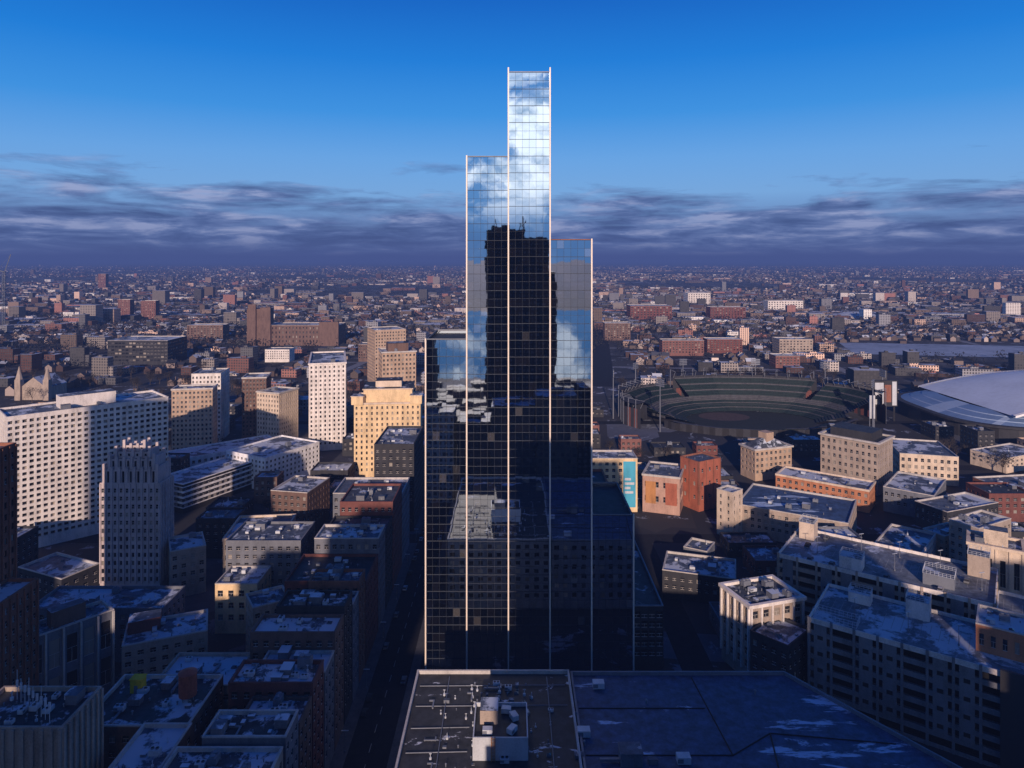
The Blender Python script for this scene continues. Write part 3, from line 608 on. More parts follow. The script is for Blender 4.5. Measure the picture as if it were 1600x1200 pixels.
b.v+=[(.33*math.cos(2*math.pi*k/n),-.1,.33*math.sin(2*math.pi*k/n)) for k in range(n)]+[(.33*math.cos(2*math.pi*k/n),.1,.33*math.sin(2*math.pi*k/n)) for k in range(n)]
for k in range(n): b.f.append((k,(k+1)%n,n+(k+1)%n,n+k)); b.m.append(0)
b.f.append(tuple(range(n))); b.m.append(0); b.f.append(tuple(reversed(range(n,2*n)))); b.m.append(0)
WH=b.mesh('wheel',['rubber'])
def car(x,y,z,rz,c,where,group):
    o=empty('parked_car',f'{c} car parked {where}','car',(x,y,z),rz,group); inst('body',BODY[c],o,(0,0,0)); inst('windows',CAB,o,(0,0,0))
    for sx in (-1.4,1.4):
        for sy in (-.85,.85): inst('wheel',WH,o,(sx,sy,.33))
cr=random.Random(3); cols=['white','black','grey','red','grey','black']
for y in range(120,700,8):
    if cr.random()<.5: car(-48.6,y,.03,math.pi/2,cr.choice(cols),'along left kerb of the dark street','cars along the dark street')
    if cr.random()<.35: car(-38.4,y+2,.03,math.pi/2,cr.choice(cols),'along right kerb of the dark street','cars along the dark street')
for k in range(9):
    p=loc2((108,285),cr.uniform(4,68),cr.choice((3,17,30))); car(p.x,p.y,30.01,math.atan2(d2.y,d2.x),cr.choice(cols),'on the farther garage deck','cars on the farther garage deck')
for (lx,ly,nx,ny) in ((-430,560,14,3),(-520,640,14,3),(-300,520,8,3),(60,440,10,2),(340,470,8,2)):
    q=[(lx-3,ly-4),(lx+nx*3.2,ly-4),(lx+nx*3.2,ly+ny*12),(lx-3,ly+ny*12)]
    if any(overlap(q,p_) for p_ in POLYS): print('lot skip',lx,ly); continue
    for i in range(nx):
        for j in range(ny):
            if cr.random()<.7: car(lx+i*3.2,ly+j*12,.02,math.pi/2,cr.choice(cols),'in rows on an open lot in the middle distance','cars on the open lots')
    POLYS.append(q); RES.append((lx+nx*1.6,ly+ny*6,24))
# ================================================================ STADIUMS
cx,cy,rx,ry=222,655,120,80
st=empty('baseball_stadium','open baseball stadium with dark green seating bowl right of the skyscraper','stadium',(cx,cy,0)); so=(cx,cy,0)
RES.append((222,655,118)); POLYS.append([(100,570),(347,570),(347,742),(100,742)])
def PS(f,t,z):
    st_=math.radians(24); k=math.floor(t/st_); u=t/st_-k; a0,a1=k*st_,(k+1)*st_
    return (cx+rx*f*(math.cos(a0)*(1-u)+math.cos(a1)*u),cy+ry*f*(math.sin(a0)*(1-u)+math.sin(a1)*u),z)
def stand(name,f0,z0,f1,z1,n,a0,a1,m1='seat_green',bk=True):
    b=MB(); N=max(6,int((a1-a0)/3)); P=PS
    for k in range(N):
        t0=math.radians(a0+(a1-a0)*k/N);t1=math.radians(a0+(a1-a0)*(k+1)/N)
        for j in range(n):
            fa=f0+(f1-f0)*j/n;fb=f0+(f1-f0)*(j+1)/n;za=z0+(z1-z0)*j/n;zb=z0+(z1-z0)*(j+1)/n
            b.face([P(fa,t0,za),P(fa,t1,za),P(fa,t1,zb),P(fa,t0,zb)],1 if j%4==3 else 0); b.face([P(fa,t0,zb),P(fa,t1,zb),P(fb,t1,zb),P(fb,t0,zb)],1 if j in (n-1,n//2) else 0)
        if k%2==0:
            t2=t0+.014
            for j in range(n):
                fa=f0+(f1-f0)*j/n;fb=f0+(f1-f0)*(j+1)/n;zb=z0+(z1-z0)*(j+1)/n
                b.face([P(fa,t0,zb+.05),P(fa,t2,zb+.05),P(fb,t2,zb+.05),P(fb,t0,zb+.05)],1)
        if bk:
            b.face([P(f1+.004,t0,z1-11),P(f1+.004,t1,z1-11),P(f1+.004,t1,z1+1.5),P(f1+.004,t0,z1+1.5)],2)
            b.face([P(f0,t0,z0-2.2),P(f0,t1,z0-2.2),P(f0,t1,z0),P(f0,t0,z0)],1)
    b.build(name,[m1,'stand_concrete','dark'],st,so)
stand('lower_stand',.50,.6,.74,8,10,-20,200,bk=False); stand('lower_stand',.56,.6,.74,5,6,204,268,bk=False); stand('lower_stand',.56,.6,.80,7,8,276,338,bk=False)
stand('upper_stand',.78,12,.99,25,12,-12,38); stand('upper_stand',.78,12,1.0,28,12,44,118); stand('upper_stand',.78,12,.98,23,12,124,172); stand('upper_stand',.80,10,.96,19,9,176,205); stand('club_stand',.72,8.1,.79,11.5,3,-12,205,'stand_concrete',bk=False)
def ringwall(name,f,z0,z1,a0,a1,m,N=80):
    b=MB()
    for k in range(N):
        t0=math.radians(a0+(a1-a0)*k/N);t1=math.radians(a0+(a1-a0)*(k+1)/N)
        b.face([PS(f,t0,z0),PS(f,t1,z0),PS(f,t1,z1),PS(f,t0,z1)],k%2)
    b.build(name,m,st,so)
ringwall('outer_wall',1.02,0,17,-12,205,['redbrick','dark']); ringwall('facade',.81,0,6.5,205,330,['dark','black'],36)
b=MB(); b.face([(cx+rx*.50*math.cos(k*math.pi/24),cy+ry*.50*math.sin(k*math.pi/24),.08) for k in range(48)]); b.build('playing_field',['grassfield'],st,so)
b=MB(); b.face([(cx-20+24*math.cos(k*math.pi/12),cy+16+18*math.sin(k*math.pi/12),.1) for k in range(24)]); b.build('infield',['infield'],st,so)
for a0,a1,z in ((-10,38,30),(46,118,34),(126,171,28),(177,203,23)):
    b=MB(); n=int((a1-a0)/3)
    for k in range(n):
        t0=math.radians(a0+(a1-a0)*k/n);t1=math.radians(a0+(a1-a0)*(k+1)/n)
        b.face([PS(.95,t0,z),PS(.95,t1,z),PS(1.03,t1,z-1.6),PS(1.03,t0,z-1.6)])
    b.build('canopy',['dark'],st,so)
    for k in range(n//2+1):
        t0=math.radians(a0+k*6+.5); b=MB(); b.bar(PS(.985,t0,z-6),PS(.96,t0,z-.5),.3); b.bar(PS(1.025,t0,0),PS(1.025,t0,z+2),.45); b.bar(PS(1.025,t0,z+2),PS(.95,t0,z+.2),.25); b.build('canopy_post',['metal_grey'],st,so)
for k,(dg,ff) in enumerate(((5,1.06),(42,1.06),(75,1.06),(110,1.06),(140,1.06),(175,1.06),(215,.95),(322,.95))):
    t=math.radians(dg); x=cx+rx*ff*math.cos(t); y=cy+ry*ff*math.sin(t)
    l=empty('floodlight_mast','tall steel floodlight mast rising over the ballpark stands','floodlight',(x,y,0),t+math.pi/2,'floodlights of the ballpark'); b=MB(); b.bar((0,0,0),(0,0,40),.6,.4,6); b.build('pole',['metal_grey'],l)
    b=MB(); b.box(-.25,.25,-.3,.3,39,46)
    for q in range(4): b.box(-4.5,4.5,-.4,.4,39.5+q*1.7,40.6+q*1.7)
    b.build('lamp_rack',['metal_grey'],l)
sb=empty('scoreboard','tall white and dark scoreboard tower at right side of the ballpark','scoreboard',(346,652,0)); b=MB(); b.box(-12,10,-2,2,14,38); b.bar((-9,0,0),(-9,0,14),.8); b.bar((8,0,0),(8,0,14),.8); b.bar((0,0,0),(0,0,14),.8); b.build('frame',['dark'],sb)
for x0,x1,z0,z1 in ((-11,-3,16,36),(5,9,15,37)):
    b=MB(); b.box(x0,x1,-2.3,-2.01,z0,z1); b.build('screen',['metal_white'],sb)
b=MB(); b.box(-2,4,-2.3,-2.01,18,34); b.build('sign_panel',['rust'],sb)
sb2=empty('billboard','tall narrow white billboard standing beside the scoreboard tower','billboard',(312,610,0)); b=MB(); b.box(-2.4,2.4,-.5,.5,12,32); b.build('panel',['metal_white'],sb2)
for s in (-2,2): b=MB(); b.bar((s,0,0),(s,0,12),.4); b.build('post',['metal_grey'],sb2)
DX,DY=540,645
dm=empty('domed_stadium','huge domed stadium with pale blue arched roof at right edge','stadium',(DX,DY,0)); do=(DX,DY,0); RES.append((DX,DY,165)); POLYS.append([(368,552),(720,552),(720,745),(368,745)])
def se(t,p=.55): c,s=math.cos(t),math.sin(t); return (math.copysign(abs(c)**p,c),math.copysign(abs(s)**p,s))
mat('dome_roof',(.50,.58,.72),.6,0,.14,.03); mat('dome_skirt',(.14,.22,.38),.5,0,.2,.05); mat('dome_band',(.30,.40,.56),.6,0,.1,.05); mat('dome_edge',(.78,.79,.82),.6,0,.1,.05)
N=80; P=lambda f,t,z:(DX+165*f*se(t)[0],DY+88*f*se(t)[1],z)
b=MB(); rings=[(1.0,0),(1.0,12),(1.02,12.2),(1.02,14),(.985,14.2)]
for (f0,z0),(f1,z1) in zip(rings,rings[1:]):
    for k in range(N):
        t0=2*math.pi*k/N;t1=2*math.pi*(k+1)/N; b.face([P(f0,t0,z0),P(f0,t1,z0),P(f1,t1,z1),P(f1,t0,z1)],1 if k%3==0 and z0==0 else 0)
b.build('outer_wall',['dark','pane_mid'],dm,do)
b=MB(); rings2=[(.985,14.2),(.94,16),(.935,16.6),(.88,18.6),(.875,19.2),(.80,21)]
for q,((f0,z0),(f1,z1)) in enumerate(zip(rings2,rings2[1:])):
    for k in range(N):
        t0=2*math.pi*k/N;t1=2*math.pi*(k+1)/N; b.face([P(f0,t0,z0),P(f0,t1,z0),P(f1,t1,z1),P(f1,t0,z1)],1 if q%2 or k%8==0 else 0)
b.build('roof_skirt',['dome_skirt','dome_band'],dm,do)
b=MB(); NS=36; NT=14; vx=128
def vp(k,j):
    u=-1+2*k/NS; v=-1+2*j/NT; return (DX+vx*u,DY+68*v,21+22*(1-abs(u)**2.1)*(1-.25*abs(v)**3))
b.v+=[vp(k,j) for j in range(NT+1) for k in range(NS+1)]
for j in range(NT):
    for k in range(NS):
        i=j*(NS+1)+k; b.f.append((i,i+1,i+NS+2,i+NS+1)); b.m.append(0)
dd=b.build('vault',['dome_roof','dome_skirt'],dm,do)
for p_ in dd.data.polygons: p_.use_smooth=True
for j,sg in ((0,-1),(NT,1)):
    b=MB()
    for k in range(NS):
        a_,c_=vp(k,j),vp(k+1,j); q=[(a_[0],a_[1],20.9),(c_[0],c_[1],20.9),c_,a_]; b.face(q if sg<0 else q[::-1])
    b.build('end_wall',['dome_skirt'],dd,do)
    b=MB()
    for k in range(NS):
        a_,c_=vp(k,j),vp(k+1,j); y0_=a_[1]+sg*1.2; y1_=a_[1]-sg*2.5
        b.face([(a_[0],y0_,a_[2]+.7),(c_[0],y0_,c_[2]+.7),(c_[0],y1_,c_[2]+.9),(a_[0],y1_,a_[2]+.9)]); b.face([(a_[0],y0_,a_[2]-1),(c_[0],y0_,c_[2]-1),(c_[0],y0_,c_[2]+.7),(a_[0],y0_,a_[2]+.7)])
    b.build('roof_edge',['dome_edge'],dd,do)
# ================================================================ MIDDLE DISTANCE LANDMARKS
def M(name,label,px0,px1,yt,yb,wall,dep=30,**k):
    Y=H*F/(yb-HZ); h=H*(1-(yt-HZ)/(yb-HZ)); return X(name,label,(px0-800)*Y/F,(px1-800)*Y/F,Y,Y+dep,h,wall,maxwin=60,**k)
rt,pl,o,h=M('temple_building','massive stone temple building with square corner tower in left distance',418,530,508,540,'brown',50,bay=6,fh=8,clut=2,ww=.3)
Y=H*F/(540-HZ)
for (a0,a1,y0,y1,hh) in ((385,417.5,2,34,28),(388,400,-2,1.9,36),(408,424,-5,-.1,31),(500,530,-6,-.1,6)):
    b=MB(); b.box((a0-800)*Y/F,(a1-800)*Y/F,Y+y0,Y+y1,0,h+hh); b.build('corner_tower',['brown'],rt,o)
M('glass_office','low blue-grey glass office building in left distance',168,262,532,570,'dark',60,ww=.8,wh=.5,bay=5,fh=5,clut=3)
M('brick_school','long brown brick building left of the stone temple',292,348,508,532,'brown',30,bay=6,clut=2)
M('brick_tower','left one of two small red towers far away at left',184,203,468,500,'farred',20,clut=0,bay=5)
M('brick_tower','right one of two small red towers far away at left',220,243,470,502,'farred',20,clut=0,bay=5)
M('brick_tower','slim red brick tower far off near the left edge',153,165,428,452,'farred',25,clut=0,bay=8,fh=8)
M('brick_block','row of brown brick flats left of the golden hotel far behind',560,610,538,565,'brown',25,clut=2)
M('brick_block','white low block in the left distance near the temple',414,452,546,566,'white',25,clut=2)
M('hospital_block','wide red hospital block far beyond the right side of the skyscraper',985,1050,478,500,'redbrick',60,bay=8,fh=6,clut=2)
M('hospital_block','pale block far right of the avenue',1075,1110,458,478,'white',60,bay=8,fh=6,clut=2)
M('hospital_block','white many windowed block behind the ballpark at right',1218,1270,530,556,'stone',30,bay=5,clut=3)
M('brick_block','brown brick block right of the skyscraper beside the avenue',945,985,505,532,'brown',30,bay=5,clut=3)
M('brick_block','red brick apartment row behind the left rim of the ballpark',1035,1100,532,556,'farred',25,bay=5,clut=3)
M('brick_block','red brick apartment row behind the middle of the ballpark',1105,1160,530,552,'redbrick',25,bay=5,clut=3)
M('brick_block','low reddish block with snowy roof by the white many windowed block',1212,1250,556,575,'farred',25,bay=5,clut=2)
M('brick_block','broad red brick block in the distance right of the avenue',1110,1165,480,500,'redbrick',40,bay=7,clut=2)
M('brick_block','pale far block on the horizon side of the white dome',1200,1255,470,486,'white',40,bay=8,fh=6,clut=0)
xx,yy=G(52,625); ch=empty('church','small pale stone church with twin spires near left edge','church',(xx,yy,0)); b=MB(); b.box(-14,14,0,34,0,13); b.face([(-14,0,13.001),(14,0,13.001),(0,0,24)]); b.face([(14,34,13),(-14,34,13),(0,34,24)]); b.build('nave',['stone'],ch)
b=MB(); b.face([(-14.4,-.3,12.9),(0,-.3,24.2),(0,34.3,24.2),(-14.4,34.3,12.9)]); b.face([(14.4,34.3,12.9),(0,34.3,24.2),(0,-.3,24.2),(14.4,-.3,12.9)]); b.build('roof',['roof_snow'],ch)
for s in (-1,1):
    b=MB(); b.box(s*15-3,s*15+3,-3,3,0,22); b.cyl(s*15,0,3.6,22.01,36,8,0,.2); b.build('spire',['stone'],ch)
RES.append((xx,yy,35)); POLYS.append([(xx-20,yy-5),(xx+20,yy-5),(xx+20,yy+36),(xx-20,yy+36)])
x,y=G(1340,497); RES.append((x,y,60)); b=MB(); 
for j in range(6):
    a0,a1=j*math.pi/12,(j+1)*math.pi/12
    for k in range(24):
        t0,t1=k*math.pi/12,(k+1)*math.pi/12; Q=lambda a,t:(x+52*math.cos(a)*math.cos(t),y+70*math.cos(a)*math.sin(t),16*math.sin(a))
        b.face([Q(a0,t0),Q(a0,t1),Q(a1,t1),Q(a1,t0)])
tag(b.build('inflated_dome',['metal_white'],None,(x,y,0)),'low white inflated sports dome far away at right','dome')
cx0,cy0=G(6,520); cn=empty('tower_crane','lattice tower crane cut by the left edge near the horizon','crane',(cx0,cy0,0)); RES.append((cx0,cy0,10))
b=MB()
for sx in (-2,2):
    for sy in (-2,2): b.bar((sx,sy,0),(sx,sy,125),.5)
for k in range(20): b.bar((-2,-2,k*6),(2,-2,k*6+6),.3); b.bar((2,2,k*6),(-2,2,k*6+6),.3)
b.build('mast',['metal_grey'],cn); b=MB(); b.bar((0,0,120),(14,0,160),.9); b.bar((0,0,124),(-14,0,128),1.2); b.bar((-12,0,128),(14,0,160),.2); b.build('jib',['metal_grey'],cn)
# ================================================================ INFILL NEAR RIGHT / LEFT MIDDLE
ri=random.Random(21); ninf=0
for row_ in range(0,17):
    for colm in range(-30,46):
        w=ri.uniform(11,26); d=ri.uniform(12,22); x=colm*15+ri.uniform(-2,2); y=258+row_*26+ri.uniform(-2,2); hh=ri.choice((7,9,11,13,16,20)) 
        if abs(x)>.78*y: continue
        hp=[(x-w/2,y-d/2),(x+w/2,y-d/2),(x+w/2,y+d/2),(x-w/2,y+d/2)]
        if x+w/2>-55 and x-w/2<-33: continue
        if 58<x+w/2 and x-w/2<76 and y<372: continue
        if any(y-d/2<y0+14 and y+d/2>y0-3 for y0 in (372,500,640)): continue
        if y>830 and abs(x-105-WA*(y-830))<30: continue
        if x<0 and y<300 : continue
        if any(overlap(hp,q,1.0) for q in POLYS): continue
        if ri.random()<.16: continue
        if y>560: hh=min(hh,11)
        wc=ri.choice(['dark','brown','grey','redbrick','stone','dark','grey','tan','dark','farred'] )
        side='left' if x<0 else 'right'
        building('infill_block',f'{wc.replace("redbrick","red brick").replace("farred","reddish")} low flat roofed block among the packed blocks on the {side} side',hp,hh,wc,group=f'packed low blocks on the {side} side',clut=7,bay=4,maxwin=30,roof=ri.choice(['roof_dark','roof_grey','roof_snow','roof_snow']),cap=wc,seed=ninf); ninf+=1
print('infill',ninf,'named objects',len(bpy.data.objects))
# ================================================================ RANDOM CITY
rc=random.Random(11)
ca,sa=math.cos(-WA),math.sin(-WA)
def gridpt(u,v): return (105+u*ca-v*sa, 830+u*sa+v*ca)
SFX0,SFY0=G(1310,556); SFX1,SFY1=G(1640,535)
def insnow(x,y): return SFY0-20<y<SFY1+20 and (x*F/y+800)>1300
def openland(x,y): return math.sin(x*.003+y*.0011)+math.sin(y*.0021-x*.001)>.9
cells=[]
for j in range(-14,75):
    for i in range(-70,90):
        if i%4==0 or j%4==0: continue
        u=i*28+rc.uniform(-2,2); v=j*26+rc.uniform(-2,2); x,y=gridpt(u,v)
        if y<690 or y>2700 or abs(x)>.76*y+30: continue
        if abs(x-(105+WA*(y-830)))<30 and y>800: continue
        if -56<x<-30 and y<900: continue
        if inres(x,y,12) or insnow(x,y): continue
        cells.append((y,x,u,v))
cells.sort()
kinds={'far_brick':('brick_building','low flat roofed red brick building in the dark district beyond downtown','low brick buildings'),
 'far_tan':('tan_building','low flat roofed tan building in the dark district beyond downtown','low tan buildings'),
 'far_grey':('grey_building','low flat roofed grey building in the dark district beyond downtown','low grey buildings'),
 'far_white':('white_building','pale flat roofed building in the dark district beyond downtown','pale flat roofed buildings')}
cnt={k:0 for k in kinds}; lim={'far_brick':260,'far_tan':150,'far_grey':220,'far_white':80}
rest={k:MB() for k in kinds}; treeN=[]; houses=[]
for (y,x,u,v) in cells:
    q=rc.random(); park=math.sin(x*.0061+2)+math.sin(y*.0052+x*.003)
    if park>1.05: q=.45+q*.55
    if q<.34: 
        k=rc.choices(list(kinds),[.34,.18,.34,.14])[0]
        big_=rc.random()<.25
        w=rc.uniform(12,25)*(1.8 if big_ else 1);d=rc.uniform(10,20); hh=rc.choice((4,5,7,8,10,13)) if rc.random()<.9 else rc.uniform(16,34)
        if cnt[k]<lim[k]:
            cnt[k]+=1; b=MB(); b.rbox(0,0,w,d,0,hh); b.rbox(rc.uniform(-w/5,w/5),rc.uniform(-d/5,d/5),w*.25,d*.25,hh,hh+2.2)
            if rc.random()<.4: b.rbox(w*.5+3,0,6,d*.7,0,hh*.6)
            n_,lb,gp=kinds[k]; ob=b.build(n_,[k],None); ob.location=(x,y,0); ob.rotation_euler=(0,0,-WA); tag(ob,lb,'building',gp)
        else: rest[k].rbox(x,y,w,d,0,hh,-WA)
    elif q<.54:
        houses.append((y,x))
        if rc.random()<.7: houses.append((y+rc.uniform(-4,4),x+13))
    elif q<.92:
        for _ in range(rc.choice((2,3,4))): treeN.append((y+rc.uniform(-11,11),x+rc.uniform(-11,11)))
for n_ in range(2800):
    y=1500*math.exp(rc.random()*2.3); x=rc.uniform(-.78,.78)*y; k=rc.choices(list(kinds),[.22,.24,.26,.28])[0]
    if inres(x,y,30) or insnow(x,y) or (openland(x,y) and n_%4): continue
    if n_<700: rest[k].rbox(x,y,rc.uniform(40,130),rc.uniform(25,60),0,rc.choice((6,8,10,12)),-WA)
    else: rest[k].rbox(x,y,rc.uniform(14,45),rc.uniform(12,32),0,rc.choice((7,9,11,14,18)) if rc.random()<.95 else rc.uniform(26,50),-WA)
for k,bq in rest.items():
    n_,lb,gp=kinds[k]; tag(bq.build(n_+'_spread',[k]),'far off '+kinds[k][0].replace('_',' ')+' rows merging toward the horizon','buildings',None,'stuff')
def islramp(name,stops):
    m,nt,b_=nodes(name); g=nn(nt,'ShaderNodeNewGeometry'); oi=nn(nt,'ShaderNodeObjectInfo').outputs['Random']
    rr_=mathn(nt,'FRACT',mathn(nt,'ADD',oi,g.outputs['Random Per Island'])); nt.links.new(ramp(nt,rr_,stops),b_.inputs['Base Color'])
islramp('house_wall',[(0,(.05,.03,.03)),(.5,(.07,.05,.047)),(.75,(.14,.105,.10)),(.92,(.34,.28,.26)),(1,(.7,.6,.56))])
islramp('house_roof',[(0,(.02,.023,.03)),(.55,(.035,.036,.045)),(.72,(.09,.10,.13)),(.87,(.30,.34,.44)),(1,(.55,.6,.7))])
def house(b,x,y,s,a,w=9,d=11,hh=6):
    c,q=math.cos(a),math.sin(a); w*=s;d*=s;hh*=s; T=lambda p,r,z:(x+c*p-q*r,y+q*p+c*r,z)
    i=len(b.v); W,D=w/2,d/2
    b.v+=[T(-W,-D,0),T(W,-D,0),T(W,D,0),T(-W,D,0),T(-W,-D,hh),T(W,-D,hh),T(W,D,hh),T(-W,D,hh),T(0,-D,hh*1.55),T(0,D,hh*1.55)]
    for f_ in ((i,i+1,i+5,i+8,i+4),(i+1,i+2,i+6,i+5),(i+2,i+3,i+7,i+9,i+6),(i+3,i,i+4,i+7)): b.f.append(f_); b.m.append(0)
    e=.5*s; b.face([T(-W-e,-D-e,hh-.3),T(0,-D-e,hh*1.56),T(0,D+e,hh*1.56),T(-W-e,D+e,hh-.3)],1); b.face([T(W+e,D+e,hh-.3),T(0,D+e,hh*1.56),T(0,-D-e,hh*1.56),T(W+e,-D-e,hh-.3)],1)
HM=[]
for k in range(4):
    b=MB(); house(b,0,0,1,0,8+k,10+k,5+k*.7); b.rbox(2,2,.8,.8,6,10+k*.5,0,0)
    if k%2: b.box(-2,2,-7.5-k/2,-5-k/2,0,3,0,1)
    HM.append(b.mesh('house',['house_wall','house_roof']))
houses.sort(); 
for (y,x) in houses[:300]:
    ob=bpy.data.objects.new('house',rc.choice(HM)); COL.objects.link(ob); ob.location=(x,y,0); ob.rotation_euler=(0,0,-WA+rc.choice((0,math.pi/2,math.pi))); tag(ob,'small gabled house among the houses scattered beyond downtown','house','gabled houses beyond downtown')
b=MB()
for (y,x) in houses[300:]: house(b,x,y,1,-WA)
for _ in range(20000):
    y=1250*math.exp(rc.random()*2.5); x=rc.uniform(-.78,.78)*y
    if inres(x,y,8) or insnow(x,y) or openland(x,y): continue
    v_=(y-WA*-x); y=y-(v_%46)+rc.choice((6,20))   # streets run between the rows
    house(b,x,y,.9+y/16000,-WA+rc.choice((0,1.57)),rc.uniform(7,12),rc.uniform(8,13),rc.uniform(4,6.5))
tag(b.build('house_spread',['house_wall','house_roof']),'countless small houses fading out toward the flat horizon','houses',None,'stuff')
mat('twigs',(.035,.032,.034),.9,0,.5,.1); mat('twigs_far',(.018,.020,.028),.9,0,.5,.02)
def tree_meshes(seed,hh):
    r=random.Random(seed); t=MB(); t.bar((0,0,0),(0,0,hh*.4),.28,.18,6); c=MB()
    tips=[]
    for k in range(9):
        a=r.uniform(0,6.28); z=hh*r.uniform(.28,.42); e=Vector((math.cos(a)*hh*r.uniform(.15,.33),math.sin(a)*hh*r.uniform(.15,.33),hh*r.uniform(.6,.95)))
        t.bar((0,0,z),tuple(e),.12,.04,4); tips.append(e)
    for e in tips+tips:
        for q in range(26):
            p=e+Vector((r.gauss(0,hh*.1),r.gauss(0,hh*.1),r.gauss(-hh*.03,hh*.1))); d=Vector((r.gauss(0,1),r.gauss(0,1),r.uniform(.2,1.5))).normalized()*hh*.09; s=d.orthogonal().normalized()*hh*.012
            c.face([tuple(p-s),tuple(p+s),tuple(p+d)])
    return t.mesh('trunk',['bark']),c.mesh('crown',['twigs'])
TM=[tree_meshes(k,h_) for k,h_ in ((1,10),(2,12),(3,9))]
rt_=random.Random(4)
for _ in range(170):
    y=rt_.uniform(400,760); x=rt_.uniform(-.7,.7)*y
    if any(overlap([(x-3,y-3),(x+3,y-3),(x+3,y+3),(x-3,y+3)],q,0) for q in POLYS) or any(y0-2<y<y0+14 for y0 in (500,640)) or -54<x<-33: continue
    treeN.append((y,x))
treeN.sort(); near=treeN[:290]
for (y,x) in near:
    s=rc.uniform(.8,1.4); t=empty('bare_tree','bare winter tree among the blocks beyond downtown','tree',(x,y,0),rc.uniform(0,6.28),'bare trees beyond downtown'); a,c=rc.choice(TM); inst('trunk',a,t,(0,0,0),0,(s,s,s)); inst('crown',c,t,(0,0,0),0,(s,s,s))
b=MB()
def clump(b,x,y,s,n):
    for _ in range(n):
        p=Vector((x+rc.gauss(0,2.6)*s,y+rc.gauss(0,2.6)*s,max(1,(6+rc.gauss(0,2.2))*s))); d=Vector((rc.gauss(0,1),rc.gauss(0,1),rc.gauss(0,1))).normalized(); e=d.orthogonal().normalized(); r_=rc.uniform(.6,1.5)*s; g_=d.cross(e)
        b.face([tuple(p+e*r_),tuple(p+g_*r_),tuple(p-e*r_-g_*r_*.6)])
for (y,x) in treeN[290:]: clump(b,x,y,1.15,14)
ncl=0
while ncl<20000:
    y=1150*math.exp(rc.random()*2.5); x=rc.uniform(-.78,.78)*y; m_=rc.choice((1,1,20,45)); sx_=40+y*.03; 
    for _ in range(m_):
        xa=x+rc.gauss(0,sx_*1.6); ya_=y+rc.gauss(0,sx_*.8); ncl+=1
        if inres(xa,ya_,4) or ya_<800 or insnow(xa,ya_): continue
        clump(b,xa,ya_,1.3+y/5500,8)
tag(b.build('woodland',['twigs_far']),'dark leafless trees massed between the far houses','trees',None,'stuff')
# ================================================================ BEHIND THE CAMERA (mirrored in the glass, some put here to shade the near city)
def T(label,x0,x1,y0,y1,h,m='far_dark'):
    b=MB(); b.box(x0,x1,y0,y1,0,h); b.box(x0+3,x1-3,y0+3,y1-3,h,h+4); ob=b.build('office_tower',[m],None,((x0+x1)/2,(y0+y1)/2,0)); tag(ob,label,'skyscraper')
b=MB(); b.box(-21,30,-100,-60,0,168); b.box(30.01,36,-98,-64,0,140); b.box(-21,12,-98,-62,168,174); b.box(-16,-2,-95,-70,174,178); b.bar((8,-80,174),(8,-80,186),.5); b.bar((10,-75,168),(10,-75,182),.6); b.bar((-14,-80,178),(-14,-80,184),.4)
tag(b.build('office_tower',['far_dark'],None,(4,-80,0)),'dark office tower seen only mirrored in the glass skyscraper','skyscraper')
TL=[(-102,-68,-140,-100,155),(-137,-103,-140,-100,138),(-163,-138,-140,-100,121),(-204,-166,-150,-110,163),(-226,-206,-140,-100,112),(-264,-228,-140,-100,212),(-330,-268,-140,-100,104),(76,118,-140,-100,142),(122,150,-140,-100,128),(154,215,-140,-100,136),(222,262,-150,-110,114)]  # unseen towers placed and sized to throw shade on chosen buildings
for k,(x0,x1,y0,y1,h_) in enumerate(TL):
    T(['pale','broad','brown','stone','slim','square','small','plain','remote','low','wide'][k]+' unseen tower behind the viewpoint, placed to cast shade',x0,x1,y0,y1,h_,['far_dark','far_grey','far_tan'][k%3])
rb=random.Random(8); placed=[]
for k in range(200):
    x=rb.uniform(-150,150);y=rb.uniform(-300,-112); w=rb.uniform(12,24)
    if any(math.hypot(x-p[0],y-p[1])<(p[2]+w)*.62 for p in placed) or (50<x and y>-170) or (x<-62 and y>-170): continue
    placed.append((x,y,w)); b=MB(); b.rbox(0,0,w*1.4,w,0,rb.uniform(6,15),0,0,1); ob=b.build('low_office',[rb.choice(('far_grey','far_dark','far_tan','far_brick')),'roof_dark'],None); ob.location=(x,y,0); tag(ob,'low block behind the viewpoint mirrored in the glass','building','low blocks behind the viewpoint')
for k,(x0,x1,y0,y1,h_) in enumerate(((-66,-36,50,74,56),(-34,-14,48,74,50),(-13,14,50,75,60),(15,40,52,75,66),(41,96,52,75,71),(-31,56,-40,18,20),(100,140,40,80,60))):  # row added out of frame to shade front roofs and darken the mirrored view
    b=MB(); b.box(x0,x1,y0,y1,0,h_,0,1); xm,ym=(x0+x1)/2,(y0+y1)/2; b.rbox(xm,ym,min(9,(x1-x0)*.4),8,h_,h_+2.5,.0,0,1); b.rbox(xm+5,ym-6,3,3,h_,h_+2,.0,0,1)
    tag(b.build('offscreen_block',[('office_grid','far_dark','far_grey')[k%3],'roof_snow'],None,(xm,ym,0)),['street side','narrow','middle','taller','widest','low','outlying'][k]+' out-of-frame block below the viewpoint, mirrored in the glass','building')
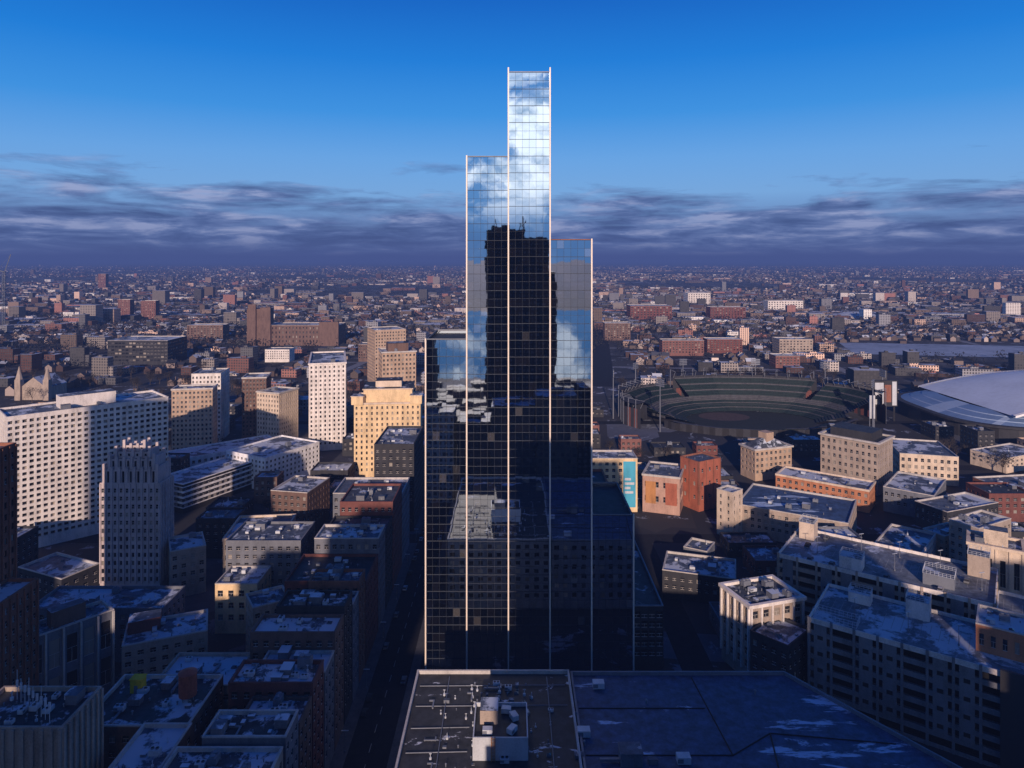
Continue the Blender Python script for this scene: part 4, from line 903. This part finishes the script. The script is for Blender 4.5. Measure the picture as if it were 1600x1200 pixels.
# ================================================================ WORLD, SUN, CAMERA
EL=math.radians(16); AZ=math.radians(-4)
w=bpy.data.worlds.new('World'); SC.world=w; w.use_nodes=True; nt=w.node_tree
bg=nt.nodes['Background']
sky=nn(nt,'ShaderNodeTexSky'); sky.sky_type='NISHITA'; sky.sun_disc=False; sky.sun_elevation=EL; sky.sun_rotation=math.pi-AZ
tc=nn(nt,'ShaderNodeTexCoord').outputs['Generated']; s=nn(nt,'ShaderNodeSeparateXYZ'); nt.links.new(tc,s.inputs[0]); Z=s.outputs[2]; Yd=s.outputs[1]
grad=ramp(nt,Z,[(0,(.09,.13,.30)),(.03,(.13,.20,.45)),(.09,(.20,.44,.82)),(.14,(.14,.40,.84)),(.20,(.04,.30,.80)),(.27,(.005,.21,.72)),(.345,(.0,.13,.58)),(.5,(.0,.045,.26)),(1,(.0,.022,.15))])
sk=nn(nt,'ShaderNodeVectorMath'); sk.operation='SCALE'; sk.inputs['Scale'].default_value=.1; nt.links.new(sky.outputs[0],sk.inputs[0])
base=mixc(nt,.04,grad,sk.outputs[0])
def mapv(sc,loc=(0,0,0)):
    n=nn(nt,'ShaderNodeMapping'); n.inputs['Scale'].default_value=sc; n.inputs['Location'].default_value=loc; nt.links.new(tc,n.inputs[0]); return n.outputs[0]
n1=noise(nt,mapv((2.8,2.8,18),(1.3,0,0)),2.0,9,.58,.3); n2=noise(nt,mapv((4,4,26),(3,1,5)),2.4,8,.58,.3)
thr=mathn(nt,'MULTIPLY',mathn(nt,'SUBTRACT',.086,Z),4.2)
cov=ramp(nt,mathn(nt,'ADD',n1,thr),[(.45,(0,0,0)),(.63,(1,1,1))])
lid=ramp(nt,Z,[(.125,(1,1,1)),(.17,(0,0,0))])
cov=mathn(nt,'MULTIPLY',cov,lid)
ccol=ramp(nt,n2,[(.36,(.052,.09,.235)),(.46,(.085,.14,.33)),(.54,(.15,.22,.45)),(.64,(.36,.42,.66))])
low=ramp(nt,Z,[(.0,(1,1,1)),(.015,(.4,.4,.4)),(.03,(0,0,0))])
ccol=mixc(nt,mathn(nt,'MULTIPLY',low,.6),ccol,(.12,.17,.38))
front=mixc(nt,mathn(nt,'MULTIPLY',cov,.92),base,ccol)
m1=noise(nt,mapv((6,6,9),(2,7,1)),1.6,10,.6,.6)
bc=ramp(nt,m1,[(.42,(0,0,0)),(.52,(1,1,1))])
bl=ramp(nt,Z,[(.02,(.05,.05,.05)),(.06,(.3,.3,.3)),(.10,(1,1,1)),(.3,(1,1,1)),(.45,(0,0,0))])
bcc=ramp(nt,noise(nt,mapv((9,9,18),(5,5,5)),2.0,8,.6),[(.36,(.65,.85,1.05)),(.55,(2.2,2.1,2.0))])
backb=mixc(nt,.75,base,(.18,.50,.92))
back=mixc(nt,mathn(nt,'MULTIPLY',bc,bl),backb,bcc)
sel=ramp(nt,mathn(nt,'ADD',mathn(nt,'MULTIPLY',Yd,-1),0),[(.8,(0,0,0)),(.93,(1,1,1))])
fin=mixc(nt,sel,front,back)
nt.links.new(fin,bg.inputs[0]); bg.inputs[1].default_value=1.0
sl=bpy.data.lights.new('sun','SUN'); sl.energy=5.0; sl.angle=math.radians(.5); sl.color=(1,.74,.58); so_=bpy.data.objects.new('sun',sl); COL.objects.link(so_)
sv=Vector((math.sin(AZ)*math.cos(EL),-math.cos(AZ)*math.cos(EL),math.sin(EL))); so_.rotation_euler=sv.to_track_quat('Z','Y').to_euler()
cam=bpy.data.cameras.new('camera'); cam.lens=24.75; cam.sensor_width=36; cam.shift_y=-195/1600; cam.clip_end=90000; cam.clip_start=1
co=bpy.data.objects.new('camera',cam); COL.objects.link(co); co.location=(0,0,H); co.rotation_euler=(math.pi/2,0,0); SC.camera=co
SC.view_settings.view_transform='Standard'; SC.view_settings.look='None'; SC.view_settings.exposure=0
print('objects',len(bpy.data.objects),'cells',len(cells),cnt,len(houses),len(treeN))
